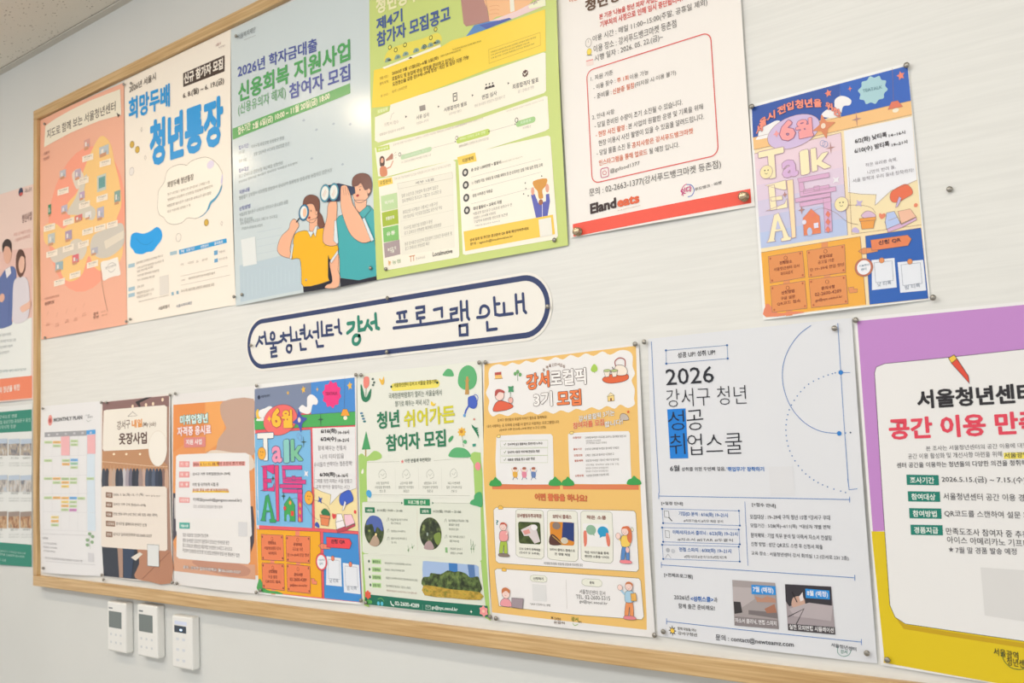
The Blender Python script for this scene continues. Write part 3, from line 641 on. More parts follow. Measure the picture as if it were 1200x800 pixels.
for t, x0, y0, x1, y1, h, c in (('신청서 접수', 112, 702, 190, 684, 20, '#CFC6BA'), ('서류 심사', 285, 665, 355, 645, 24, '#8F8780'), ('서류합격자 발표', 437, 622, 565, 586, 24, '#6F6862'), ('면접 심사', 650, 556, 732, 530, 26, '#6F6862'), ('최종합격자 발표', 820, 500, 965, 460, 28, '#6F6862')): s.text(t, x0, y0, x1, y1, h, c, 0.015)  # captions paler towards the left: glare haze put into the ink colour
for r_ in ((88, 755, 220, 715, 14, 12), (285, 692, 350, 672, 14, 7), (465, 640, 535, 620, 14, 7), (608, 598, 778, 545, 16, 15), (850, 522, 938, 495, 18, 8)): s.scribble(*r_[:5], '#B5ADA4', r_[5])
s.part('timeline_panel')
s.blob([(62, 820), (140, 790), (600, 670), (1000, 536), (1014, 540), (1022, 700), (1020, 716), (1000, 728), (540, 870), (520, 880), (300, 930), (120, 978), (78, 975)], CR, 3, 1)
s.xf = C(430, 140, 0.11246)
s.fill([(128, 300), (262, 268), (268, 320), (135, 352)], '#C6D96A', 4); s.text('추진일정', 150, 338, 250, 310, 24, '#EEF4D0', 0.02)
s.scribble(300, 285, 1067, 60, 22, '#C0B8AE', 40); s.xf = C(540, 50, 0.125); s.scribble(455, 662, 810, 555, 14, '#C8C0B4', 24); s.scribble(0, 790, 235, 722, 16, '#C0B8AE', 14)
s.xf = C(430, 140, 0.11246)
s.line([(370, 380), (700, 305), (1067, 215)], 0.3, '#B5AEA4', 4)
s.stroke([s.W(395, 400), s.W(680, 315)], s.px(395, 400, 5.5), '#C5DDB6', 4)
s.scribble(420, 405, 650, 335, 22, '#DFEBD6', 8, 6)
s.oell(370, 372, 12, 18, '#F8F2E2', '#4F4A46', 0.6, 5); s.oell(962, 200, 12, 18, '#F8F2E2', '#4F4A46', 0.6, 5); s.ell(946, 236, 5, 6, '#4F4A46', 5)
s.scribble(385, 465, 690, 385, 22, '#B5AEA4', 20); s.scribble(985, 300, 1067, 278, 22, '#B5AEA4', 6)
s.part('woman_with_megaphone')
s.blob([(165, 470), (165, 410), (190, 388), (212, 410), (215, 470), (200, 495), (172, 495)], '#5C4138', 4, 3); s.ell(190, 435, 15, 26, '#E2A98E', 5)
s.blob([(165, 520), (190, 492), (225, 500), (240, 540), (235, 590), (175, 598)], '#D98A62', 4, 3); s.fill([(225, 430), (290, 358), (302, 375), (300, 420), (232, 440)], '#B9806C', 5); s.line([(235, 520), (275, 500), (300, 440)], 1.6, '#E2A98E', 5)
for k in range(3): s.line([(312 + k * 4, 360 + k * 25), (335, 345 + k * 28)], 0.3, '#8A8078', 4)
s.part('timeline_tags'); s.xf = C(535, 140, 0.11667)
s.stroke([s.W(45, 218), s.W(340, 135)], s.px(45, 218, 7.2), '#C3D96C', 4); s.text('서비스 디자인 교육 진행', 55, 222, 318, 150, 28, '#E4EFB8', 0.03)
s.line([(355, 130), (620, 58)], 0.3, '#A8A098', 4); s.ell(355, 130, 5, 8, '#5A544E', 5); s.ell(620, 58, 5, 8, '#5A544E', 5); s.ell(12, 228, 4, 6, '#5A544E', 5)
s.stroke([s.W(650, 55), s.W(800, 12)], s.px(650, 55, 7), '#A9D28E', 4); s.text('최종발표', 672, 62, 780, 28, 30, '#D6EBC6', 0.03); s.oell(634, 18, 14, 22, '#F8F2E2', '#4F4A46', 0.7, 6)
s.scribble(50, 290, 350, 210, 24, '#B0A8A0', 18); s.scribble(695, 108, 778, 90, 24, '#A8A098', 5)
s.part('category_panel'); s.xf = C(430, 160, 0.2126)
s.blob([(80, 238), (155, 222), (300, 182), (488, 134), (502, 142), (526, 655), (520, 668), (120, 738), (104, 735), (80, 260)], CR, 3, 1)
s.fill([(76, 246), (152, 227), (158, 262), (80, 282)], '#F6D258', 4); s.text('모집분야', 88, 272, 148, 256, 22, '#9A7A30', 0.02)
s.fill([(182, 262), (488, 202), (500, 615), (205, 655)], '#EFEBDC', 4); s.line([(182, 262), (484, 200), (488, 232), (188, 292), (182, 262)], 0.4, '#CFC9B8', 5)
s.scribble(165, 245, 475, 168, 14, '#BDB5AA', 34); s.text('세부 내용', 280, 268, 385, 246, 16, '#9A928A', 0.01)
s.fill([(90, 305), (178, 287), (180, 310), (92, 330)], '#F6F1E2', 5); s.text('구분', 122, 314, 145, 308, 14, '#8A827A', 0.01)
for (a, b, c, t, fs) in (((92, 332, 180, 312, 184, 398, 96, 416), '#C2DCA6', 0, '먹거리', 20), ((96, 422, 184, 402, 188, 482, 101, 500), '#A9BE3A', 0, '생활문화', 20), ((101, 506, 186, 488, 190, 570, 105, 586), '#86C470', 0, '유통', 22), ((105, 590, 192, 570, 197, 650, 110, 670), '#AE9C9E', 0, '농산업 및', 18)):
    s.fill([(a[0], a[1]), (a[2], a[3]), (a[4], a[5]), (a[6], a[7])], b, 5); mx, my = (a[0] + a[4]) / 2, (a[1] + a[5]) / 2
    s.text(t, mx - 24, my + 14, mx + 24, my + 3, fs, '#F4F4E6', 0.03, 7)
s.text('기술', 142, 646, 164, 640, 18, '#F4F4E6', 0.03, 7)
for k, r_ in enumerate(((205, 340, 408, 290, 20, 17), (208, 368, 425, 315, 20, 19), (212, 430, 405, 382, 20, 16), (214, 458, 430, 402, 20, 20), (218, 518, 375, 480, 20, 14), (220, 545, 425, 498, 20, 18), (222, 605, 485, 545, 20, 23), (224, 630, 360, 600, 20, 12))):
    s.scribble(*r_[:5], '#8F8A80', r_[5])
for y in (385, 470, 555): s.line([(200, y), (492, y - 62)], 0.3, '#DAD5C6', 5)
s.text('농', 128, 712, 144, 708, 28, '#E4A23C', 0.02); s.text('농협', 152, 706, 198, 697, 22, '#A2B98C', 0.01)
s.text('TT', 248, 692, 280, 686, 32, '#D9A07A', 0.02); s.text('한국마사회', 284, 684, 335, 674, 16, '#B8B0A8', 0); s.text('Localmotive', 378, 664, 488, 644, 24, '#4F4A48', 0.02)
s.part('benefit_panel')
s.blob([(515, 130), (620, 90), (800, 45), (1015, 0), (1028, 8), (1062, 550), (1050, 568), (700, 630), (560, 655), (545, 650), (520, 180)], CR, 3, 1)
s.fill([(512, 118), (612, 92), (620, 140), (520, 162)], '#F6D258', 4); s.text('지원혜택', 540, 150, 602, 133, 22, '#7A5F2E', 0.02)
for x, y in ((557, 202), (560, 271), (563, 341), (567, 410)): s.ell(x, y, 17, 22, '#4A4848', 4); s.ell(x, y, 8, 11, '#D9D5CC', 5)
s.text('총 상금 1,000만원 + 활동비', 590, 200, 755, 155, 20, '#5F5A54', 0.015); s.scribble(755, 152, 872, 120, 8, '#B0A890', 12)
s.text('1:1 컨설팅 지원, 식재료 및 시제품 제작비 및 온·오프라인 입점 기회 실전 창업 교육', 595, 270, 985, 170, 20, '#6F6A64', 0.01)
s.text('창업 사무공간 지원금', 598, 340, 708, 310, 18, '#5F5A54', 0.015); s.text('최대 활동비 + 교육비 지원', 602, 412, 758, 372, 20, '#5F5A54', 0.02)
for r_ in ((602, 438, 815, 385, 16, 17), (604, 460, 725, 430, 14, 12), (606, 482, 790, 440, 16, 15), (612, 500, 748, 472, 8, 12)): s.scribble(*r_[:5], '#8F8A84', r_[5])
for y in (228, 300, 375): s.line([(590, y), (975, y - 100)], 0.3, '#B9B4AA', 4)
s.part('trophy_picture')
s.fill([(918, 325), (938, 320), (958, 370), (1000, 360), (1000, 322), (1018, 318), (1022, 360), (1008, 440), (945, 452)], '#5D62B6', 4); s.line([(980, 365), (980, 445)], 0.8, '#E4E2F0', 5)
s.blob([(932, 250), (1005, 235), (1000, 275), (980, 300), (985, 340), (962, 345), (955, 305), (938, 285)], '#D8973C', 5, 3); s.ell(928, 305, 9, 22, '#E7A790', 5); s.ell(1008, 288, 10, 24, '#E7A790', 5); s.ell(972, 365, 12, 16, '#A5643F', 6)
for x, y in ((978, 222), (887, 260), (890, 290), (878, 320), (903, 330)): s.fill([(x, y - 5), (x + 4, y), (x, y + 5), (x - 4, y)], '#4F4A44', 4)
s.part('contact_band'); s.xf = C(535, 220, 0.11667)
s.fill([(100, 445), (990, 275), (1008, 470), (118, 640)], '#F9CE54', 5); s.text('상세 일정 및 조건은 공고문과 QR 통해 확인하여주세요', 165, 548, 752, 428, 32, '#7A5F2E', 0.02, 7); s.text('문의 : agtech@localmotive.kr', 168, 592, 595, 508, 34, '#7A5F2E', 0.01, 7)
s.fill([(848, 325), (972, 302), (985, 478), (862, 498)], '#EFECE2', 7)
# ---- food bank notice
s = sheet('poster', 'white food bank notice with a red rounded box and a red bottom stripe', 'poster',
          [(649, -46), (862, -117), (885.5, 241.6), (669.5, 279)], '#F2EDE8', 0.0016, 0.42, (0, 0.003, 0.004, 0.002), 0.001)
RD, GY = '#E0645C', '#6A6664'
s.part('title'); s.xf = C(650, 0, 0.19167)
s.text('이용', 95, 22, 150, 4, 30, '#D98A5C', 0.04); s.text('청년냉장고', 195, 80, 560, -45, 78, '#6B5140', 0.035)
s.part('warning_text')
s.text('본 기관 \'나눔을 청년 피자\' 사업은', 280, 125, 640, 12, 36, RD, 0.02); s.text('기부처의 사정으로 인해 임시 중단됩니다.', 285, 175, 790, 12, 40, RD, 0.02)
s.part('details_text')
s.text('이용 시간 : 매일 11:00~15:00(주말, 공휴일 제외)', 240, 268, 942, 42, 46, GY, 0.0)
s.text('이용 장소 : 강서푸드뱅크마켓 등촌점', 246, 328, 752, 170, 46, GY, 0.0)
s.text('시행 일자 : 2026. 05. 22.(금)~', 252, 388, 672, 252, 46, GY, 0.0)
s.part('icons')
s.oell(213, 265, 18, 26, '#F0EAE4', '#8A8480', 0.5, 2); s.line([(213, 265), (213, 250)], 0.4, '#8A8480', 4); s.oell(218, 320, 14, 20, '#F2D95C', '#B8A040', 0.4, 2); s.line([(203, 342), (235, 340)], 0.6, '#6A6664', 3)
s.fill([(198, 372), (240, 362), (244, 398), (202, 408)], '#F2DCD6', 2); s.line([(200, 378), (242, 367)], 0.7, RD, 3)
s.part('red_box'); s.xf = C(640, 0, 0.2126)
a, b = at(640 + 230 * .2126, 395 * .2126), at(640 + 957 * .2126, 130 + 215 * .2126)
TL_, BR_ = s.W(229, 395), at(640 + 957 * .2126, 130 + 245 * .2126); s.stroke(s.rrw(TL_[0], TL_[1], BR_[0], BR_[1], 0.012), 0.0016, RD, 3, True)
s.part('box_text')
s.text('1. 지원 기준', 254, 452, 375, 415, 28, GY); s.text('- 이용 횟수 :', 268, 502, 390, 462, 30, GY); s.text('주 1회', 398, 462, 462, 444, 28, '#E2815F', 0.01); s.text('이용 가능', 470, 444, 572, 414, 28, GY)
s.text('- 준비물 :', 272, 552, 368, 524, 30, GY); s.text('신분증 필참', 375, 525, 495, 488, 32, '#E2815F', 0.01); s.text('(미지참 시 이용 불가)', 498, 490, 724, 420, 32, GY)
s.text('2. 안내 사항', 262, 664, 385, 630, 28, GY); s.text('- 당일 준비된 수량이 조기 소진될 수 있습니다.', 276, 712, 760, 582, 32, GY)
s.text('- 현장 사진 촬영 :', 282, 762, 455, 718, 32, '#E2815F', 0.01); s.text('본 사업의 원활한 운영 및 기록을 위해', 462, 716, 872, 606, 32, GY)
s.xf = C(640, 130, 0.2126)
s.text('현장 이용시 사진 촬영이 있을 수 있음을 알려드립니다.', 298, 198, 878, 50, 32, GY)
s.text('- 당일 물품 소진 등', 288, 252, 475, 208, 32, GY); s.text('공지사항은 강서푸드뱅크마켓', 482, 210, 818, 128, 32, '#E2815F', 0.01)
s.text('인스타그램을 통해 업로드', 300, 306, 568, 244, 32, '#E2815F', 0.01); s.text('될 예정 입니다.', 578, 242, 742, 204, 32, GY); s.text('@gsfood1377', 362, 350, 526, 306, 28, '#77706E')
s.part('camera_icon'); A_, B_ = s.W(308, 326), s.W(354, 362)
s.stroke(s.rrw(A_[0], A_[1] + .001, B_[0], B_[1], 0.003), 0.0011, '#C9507E', 3, True); s.line([(322, 350), (320, 338), (332, 332), (341, 340), (337, 352), (326, 354)], 0.6, '#D25A6A', 3, True)
s.part('contact_line'); s.text('문의 : 02-2663-1377(강서푸드뱅크마켓 등촌점)', 247, 480, 972, 322, 48, '#67625F', 0.0)
s.part('sponsor_mark'); s.text('Eland', 252, 572, 398, 536, 58, '#3A2A2A', 0.045); s.text('eats', 402, 536, 526, 508, 46, '#E2663E', 0.045); s.text('food, delivers happiness', 405, 556, 530, 527, 8, '#C9A090')
s.text('잇다', 752, 470, 812, 446, 36, '#D0508A', 0.03); s.line([(782, 408), (810, 412), (824, 440), (812, 468), (790, 476)], 0.9, '#5C7CC8', 3, curve=True); s.line([(765, 472), (756, 440), (768, 415), (784, 406)], 0.9, '#D0508A', 3, curve=True)
s.text('푸드뱅크 · 마켓', 828, 445, 975, 405, 18, '#8A8684', 0.02)
s.part('red_stripe'); s.fill([(152, 625), (1130, 430), (1135, 508), (156, 694)], '#F05A48', 2)
# ---- the two tea-talk posters share one layout
def talk(s, pal, post, june):
    P = pal; s.post = post; OLc = P['line']
    A = C(870, 60, .2126); Bm = C(870, 220, .2126); OY = 752.6
    s.part('background_print'); s.xf = A
    s.fill([(55, 312), (912, 82), (1028, 612 + OY), (133, 715 + OY)], P['frame'], 1)
    s.fill([(55, 312), (540, 182), (545, 350), (300, 425), (62, 478)], P['sky1'], 2); s.fill([(540, 182), (912, 82), (932, 275), (548, 372)], P['sky2'], 2)
    s.fill([(62, 478), (932, 275), (938, 352), (68, 545)], P['band'], 3); s.line([(62, 478), (932, 275)], .35, OLc, 4); s.line([(68, 545), (938, 352)], .35, OLc, 4)
    # left lettering panel
    n = 6
    for i in range(n):
        f0, f1 = i / n, (i + 1) / n
        L = lambda f: (70 + 37 * f, 567 + (335 + OY - 567) * f); R = lambda f: (548 + 38 * f, 452 + (262 + OY - 452) * f)
        s.fill([L(f0), R(f0), R(f1), L(f1)], P['panel'][i], 2)
    s.line([(70, 567), (548, 452), (586, 262 + OY)], .35, OLc, 4)
    s.fill([(590, 785), (968, 712), (990, 205 + OY), (608, 258 + OY)], P['room'], 2); s.line([(590, 640), (608, 258 + OY), (990, 205 + OY)], .35, OLc, 4)
    s.part('speech_bubble'); s.fill([(563, 442), (937, 362), (966, 712), (900, 742), (824, 770), (735, 852), (742, 792), (660, 790), (588, 780)], '#ECEDF2' if june == 0 else '#E9E9EA', 3)
    s.line([(966, 712), (900, 742), (824, 770), (735, 852), (742, 792), (660, 790), (588, 780)], .35, OLc, 5)
    s.part('lower_panels'); s.xf = Bm
    s.fill([(108, 358), (655, 270), (690, 645), (133, 712)], P['orange'], 2); s.line([(108, 358), (655, 270), (690, 645)], .35, OLc, 4)
    s.fill([(683, 268), (988, 222), (1027, 610), (710, 645)], P['blue'], 2); s.line([(988, 222), (683, 268), (710, 645)], .35, OLc, 4)
    s.blob([(130, 655), (150, 640), (200, 690), (300, 682), (345, 690), (133, 712)], P['ground'], 3, 3)
    for q, hook in (((148, 380, 338, 350, 352, 495, 158, 526), (250, 520)), ((362, 348, 570, 315, 577, 468, 374, 496), (460, 318)), ((160, 543, 352, 514, 366, 665, 170, 687), (265, 690)), ((375, 508, 578, 484, 592, 640, 390, 662), (475, 490))):
        s.part('plate'); s.fill([(hook[0] - 18, hook[1] - 14), (hook[0] + 18, hook[1] - 18), (hook[0] + 18, hook[1] + 14), (hook[0] - 18, hook[1] + 18)], P['hook'], 3)
        s.opoly([(q[0], q[1]), (q[2], q[3]), (q[4], q[5]), (q[6], q[7])], P['plate'], OLc, .4, 4)
        for a_, b_ in ((q[0] + 12, q[1] + 12), (q[2] - 12, q[3] + 14), (q[4] - 12, q[5] - 12), (q[6] + 12, q[7] - 14)): s.ell(a_, b_, 5, 6, P['rivet'], 6)
    s.opoly([(592, 552), (622, 548), (622, 560), (642, 558), (642, 578), (600, 582)], P['hook'], OLc, .3, 4)
    s.part('plate_text')
    for rows in ((('진행장소', 212, 426, 282, 415), ('서울청년센터 강서', 180, 462, 322, 440), ('파티라운지', 218, 486, 285, 474)), (('운영대상', 432, 394, 505, 382), ('공고일 기준', 425, 424, 515, 408), ('만 19~39세 전입 청년', 382, 465, 568, 432)),
                 (('신청방법', 222, 590, 295, 578), ('구글 설문', 218, 622, 300, 608), ('QR코드 접속', 198, 652, 330, 632)), (('문의사항', 445, 566, 520, 554), ('02-2600-4289', 410, 600, 555, 578), ('gs@syc.seoul.kr', 412, 634, 562, 610))):
        for i, (t, x0, y0, x1, y1) in enumerate(rows): s.text(t, x0, y0, x1, y1, 19, P['ptext'], .02 if i == 0 else .005, 7)
    for x, y in ((245, 388), (465, 352), (257, 553), (476, 520)): s.oell(x, y, 9, 10, P['plate'], P['ptext'], .4, 6)
    s.part('arrow_sign')
    s.opoly([(645, 352), (672, 334), (750, 332), (752, 352), (672, 368)], P['hook'], OLc, .4, 4); s.opoly([(713, 290), (915, 262), (936, 284), (918, 320), (720, 348)], P['sign'], OLc, .4, 6); s.text('신청 QR', 757, 320, 880, 300, 26, '#4A3440', .03, 9)
    s.part('blank_cards'); s.fill([(718, 400), (843, 388), (857, 550), (722, 566)], '#E6EAF2', 4); s.fill([(860, 412), (1000, 398), (1016, 566), (876, 580)], '#E6EAF2', 4)
    s.line([(733, 415), (830, 404), (838, 512), (742, 524)], .4, '#8A94A8', 5, True); s.line([(880, 426), (985, 414), (994, 528), (890, 540)], .4, '#8A94A8', 5, True)
    s.text('낮 티톡', 752, 548, 828, 534, 24, '#9AA2B0', .01, 6); s.text('밤 티톡', 902, 564, 985, 548, 24, '#9AA2B0', .01, 6)
    s.oell(774, 402, 14, 15, P['hook'], OLc, .4, 6); s.oell(928, 408, 14, 15, P['hook'], OLc, .4, 6)
    s.part('round_mark'); s.oell(677, 441, 50, 50, P['ring'], OLc, .4, 6); s.ell(677, 441, 38, 40, '#EFEFF4', 8); s.text('서울청년', 650, 440, 708, 430, 12, '#6B8CA0', .01, 9); s.text('센터', 662, 462, 692, 456, 16, '#6B8CA0', .01, 9)
    # sky ornaments
    s.xf = A; s.part('cloud_picture')
    s.blob([(90, 470), (100, 430), (150, 405), (190, 385), (215, 395), (200, 470), (140, 480), (80, 490)], '#F2F0F0', 4, 4)
    s.part('cloud_picture'); s.blob([(440, 360), (470, 325), (510, 330), (512, 300), (515, 270), (545, 250), (580, 255), (605, 275), (595, 300), (560, 308), (545, 355), (500, 370)], '#F2F0F0', 4, 4)
    s.part('star_pictures')
    for x, y, r_ in ((478, 235, 21), (876, 137, 24)) + (((345, 280, 12),) if june else ()): s.star(x, y, r_, r_ * 1.1, 5, .5, P['star'], 4, 8)
    s.star(597, 210, 12, 18, 4, .3, P['star'], 4); s.star(634, 378, 28, 45, 4, .18, P['spark'], 5); s.star(492, 535, 28, 36, 4, .18, P['spark'], 5)
    if june: s.blob([(95, 420), (75, 440), (85, 475), (115, 470), (98, 455)], '#F5C84A', 6, 4)
    s.part('round_badge'); s.star(722, 217, 84, 80, 10, .84, P['badge'], 4, 6, True); s.text('TEATALK', 668, 232, 775, 208, 18, P['btext'], .01, 7)
    s.part('lamp_picture'); s.line([(830, 95), (836, 275)], .3, OLc, 4); s.opoly([(825, 282), (860, 275), (888, 308), (806, 325)], P['lamp'], OLc, .3, 5); s.ell(848, 328, 18, 12, '#F4ECD8', 4)
    s.part('month_bubble'); s.oell(285, 447, 148, 88, P['bubble'], OLc, .4, 5, 6); s.text("6", 215, 503, 300, 488, 112, P['month'], .05, 9, (P['mline'], .03)); s.text('월', 304, 490, 398, 470, 104, P['month'], .04, 9, (P['mline'], .03)); s.star(193, 458, 18, 20, 4, .5, P['month'], 8)
    s.part('flower_picture'); s.wfill(spline(s.star(455, 418, 64, 70, 4, .42, P['flower'], 6, 8, True), True, 2), P['flower'], 7); s.ell(452, 415, 13, 15, '#F2DCC8', 9)
    s.oell(448, 510, 14, 16, P['panel'][0], '#8094C8', .5, 6); s.oell(462, 516, 14, 16, P['panel'][0], '#8094C8', .5, 7)
    # big lettering
    o = (P['tline'], .02)
    s.part('big_lettering')
    s.text('T', 103, 716, 243, 688, 158, P['T'], .03, 7, o); s.text('a', 228, 704, 314, 688, 96, P['a'], .03, 7, o); s.text('l', 330, 688, 378, 676, 136, P['l'], .05, 7, o); s.text('k', 390, 668, 494, 642, 128, P['k'], .03, 7, o)
    def bar(x0, y0, x1, y1, x2, y2, x3, y3, c): s.opoly([(x0, y0), (x1, y1), (x2, y2), (x3, y3)], c, P['tline'], .5, 6)
    E_ = P['E']; O2 = OY
    # the E of the second row, with its stem, and the A below
    bar(130, 742, 245, 712, 250, 765, 236, 768, E_); bar(148, 745, 182, 738, 196, 120 + O2, 160, 128 + O2, E_); bar(160, 55 + O2, 225, 45 + O2, 228, 68 + O2, 164, 76 + O2, E_); bar(135, 130 + O2, 255, 112 + O2, 252, 60 + O2, 238, 90 + O2, E_)
    bar(250, 715, 285, 708, 302, 275 + O2, 280, 280 + O2, P['stem'])
    s.opoly([(140, 304 + O2), (152, 285 + O2), (180, 152 + O2), (205, 140 + O2), (262, 270 + O2), (278, 275 + O2), (272, 290 + O2), (222, 298 + O2), (218, 282 + O2), (232, 275 + O2), (224, 238 + O2), (188, 244 + O2), (182, 285 + O2), (190, 296 + O2)], P['Aa'], P['tline'], .5, 6)
    s.fill([(190, 232 + O2), (200, 180 + O2), (218, 228 + O2)], P['panel'][4], 8)
    T2 = P['tok']
    bar(310, 704, 484, 672, 486, 696, 316, 728, T2); bar(316, 728, 340, 722, 352, 20 + O2, 322, 26 + O2, T2); bar(342, 766, 484, 738, 486, 760, 344, 788, T2); bar(322, 26 + O2, 520, -4 + O2, 522, 20 + O2, 326, 52 + O2, T2); bar(400, -5 + O2, 430, -10 + O2, 432, 16 + O2, 402, 20 + O2, T2)
    bar(298, 62 + O2, 492, 28 + O2, 492, 50 + O2, 300, 84 + O2, T2); bar(322, 85 + O2, 494, 55 + O2, 496, 78 + O2, 324, 108 + O2, T2); bar(452, 60 + O2, 492, 54 + O2, 502, 242 + O2, 462, 248 + O2, T2)
    for k in range(3): s.opoly([(478, 128 + 42 * k + O2), (492, 148 + 42 * k + O2), (482, 168 + 42 * k + O2), (465, 150 + 42 * k + O2)], P['diamond'], P['tline'], .3, 8)
    s.part('house_picture')
    s.opoly([(340, 170 + O2), (385, 118 + O2), (432, 158 + O2), (440, 252 + O2), (346, 266 + O2)], P['house'], P['tline'], .5, 5); s.ell(378, 245 + O2, 14, 24, P['panel'][5], 7); s.fill([(400, 198 + O2), (425, 194 + O2), (427, 222 + O2), (402, 226 + O2)], P['win'], 7)
    s.ell(348, 192 + O2, 12, 13, P['win'], 8); s.ell(393, 152 + O2, 11, 12, P['diamond'], 8)
    s.star(333, 125 + O2, 20, 26, 4, .3, P['spark'], 6); s.star(240, 40 + O2, 14, 18, 4, .4, P['spark'], 9); s.star(522, 712, 24, 22, 4, .45, '#EDEAF0', 6, 40, True)
    for x, y, r_ in ((138, 668, 35), (552, 93 + O2, 38)):
        s.part('smiling_dot'); s.oell(x, y, r_, r_ + 2, P['smile'], P['tline'], .5, 9); s.ell(x - 8, y - 8, 3, 4, '#4A4040', 11); s.ell(x + 10, y - 10, 3, 4, '#4A4040', 11); s.line([(x - 8, y + 6), (x, y + 12), (x + 8, y + 6)], .4, '#4A4040', 11, curve=True)
    s.line([(400, 130 + O2), (450, 115 + O2), (520, 140 + O2), (585, 190 + O2), (645, 205 + O2)], .35, OLc, 9, curve=True); s.line([(590, 98 + O2), (660, 98 + O2), (715, 112 + O2), (738, 140 + O2)], .35, OLc, 5, curve=True)
    s.part('plant_pot')
    s.oblob([(662, 160 + O2), (668, 145 + O2), (690, 130 + O2), (718, 135 + O2), (740, 158 + O2), (700, 178 + O2)], P['plant'], OLc, .4, 5, 4); s.opoly([(655, 178 + O2), (737, 170 + O2), (728, 225 + O2), (664, 230 + O2)], P['pot'], OLc, .4, 6); s.opoly([(650, 172 + O2), (740, 162 + O2), (740, 180 + O2), (653, 188 + O2)], P['pot'], OLc, .4, 7)
    s.part('leaf_picture'); s.oblob([(818, 60 + O2), (825, 25 + O2), (860, 0 + O2), (905, -18 + O2), (935, 5 + O2), (942, 35 + O2), (905, 58 + O2), (870, 78 + O2), (835, 82 + O2)], P['leaf'], OLc, .4, 5, 3); s.opoly([(848, 112 + O2), (868, 50 + O2), (882, 60 + O2), (862, 105 + O2)], P['spine'], OLc, .3, 8)
    s.part('book_picture'); s.opoly([(790, 190 + O2), (858, 165 + O2), (882, 205 + O2), (962, 165 + O2), (965, 178 + O2), (880, 222 + O2), (808, 248 + O2)], P['cover'], OLc, .4, 5); s.opoly([(800, 140 + O2), (842, 132 + O2), (876, 198 + O2), (800, 230 + O2), (792, 190 + O2)], P['pageL'], OLc, .4, 6); s.opoly([(862, 132 + O2), (930, 118 + O2), (962, 162 + O2), (880, 200 + O2)], P['pageR'], OLc, .4, 6)
    s.blob([(772, 175 + O2), (758, 158 + O2), (762, 142 + O2), (774, 148 + O2), (788, 142 + O2), (793, 158 + O2)], P['heart'], 6, 3); s.ell(960, 98 + O2, 11, 11, P['heart'], 5); s.star(648, 88 + O2, 24, 24, 4, .45, P['flower2'], 6, 30, True); s.blob([(610, 245 + O2), (615, 225 + O2), (630, 220 + O2), (648, 235 + O2), (645, 250 + O2)], P['flower2'], 4, 3)
PA = dict(frame='#F6E2B8', line='#9A7468', sky1='#2F55A8', sky2='#2E62BE', band='#F3C486', panel=['#ECD3DE', '#E9D2E0', '#E2CFE2', '#D6CCE4', '#C6C8E6', '#BAC8EA'], room='#F3E2B6', orange='#F0AE45', blue='#2C62B8', ground='#E68A66',
          hook='#E4955E', plate='#E39458', rivet='#C06A44', ptext='#8F4A38', sign='#E68558', ring='#C4765E', star='#EE8A70', spark='#B98A86', badge='#A9D0D8', btext='#6A93A0', lamp='#E27A5E', bubble='#D3BEE2', month='#F2A2A4', mline='#A06A90',
          flower='#DC8A62', T='#F6EBC2', a='#D9B4DC', l='#F6EBC2', k='#F6EBC2', tline='#B896AC', E='#F6EBC2', stem='#F6DFB4', Aa='#F6EBC2', tok='#DDB0D2', diamond='#E8826A', house='#E8855E', win='#E6E2F4', smile='#F3E6B2', plant='#D9BBD6', pot='#EDA24E',
          leaf='#E8714E', spine='#C9B8E0', cover='#D9B4D6', pageL='#B7C9F0', pageR='#F0BFA4', heart='#E98A6A', flower2='#C6B6DE')
s = P6 = sheet('poster', 'small tea party poster in lilac and blue pinned alone at the upper right', 'poster',
          [(878.5, 123.8), (1064.5, 73.8), (1090.5, 351.3), (895, 375)], '#F1F1F0', 0.0014, 0.42, (0.001, 0.001, 0.005, 0.001), 0.001)
talk(s, PA, None, 0)
s.part('curved_headline'); s.xf = C(870, 60, .2126)
o = ('#6A3F66', .03)
s.text('서', 82, 470, 118, 440, 50, '#F2947E', .04, 9, o); s.text('울', 100, 432, 140, 405, 50, '#F2947E', .04, 9, o); s.text('시', 142, 395, 188, 370, 46, '#F2947E', .04, 9, o); s.text('전', 200, 358, 246, 338, 46, '#F2947E', .04, 9, o); s.text('입', 250, 334, 290, 322, 46, '#F2947E', .04, 9, o)
s.text('청년', 298, 322, 395, 312, 50, '#F2947E', .04, 9, o); s.text('을', 400, 312, 445, 312, 46, '#F2947E', .04, 9, o); s.text('위', 465, 322, 505, 335, 44, '#F2947E', .04, 9, o); s.text('한', 506, 352, 550, 372, 46, '#F2947E', .04, 9, o)
s.part('schedule_text')
s.text('6/2(화) 낮티톡', 626, 518, 802, 480, 34, '#3A3438', .03, 7); s.text('14~16시', 812, 478, 902, 458, 20, '#3A3438', .03, 7); s.text('6/10(수) 밤티톡', 624, 572, 816, 530, 34, '#3A3438', .03, 7); s.text('19~21시', 828, 530, 914, 510, 20, '#3A3438', .03, 7)
s.text('작은 유리병 속에,', 684, 642, 858, 608, 22, '#9A969E', 0, 7); s.text('나만의 반려 돌,', 695, 682, 850, 650, 22, '#9A969E', 0, 7); s.text('서울 정책과 우리 동네 정착까지!', 614, 728, 948, 668, 22, '#9A969E', 0, 7)
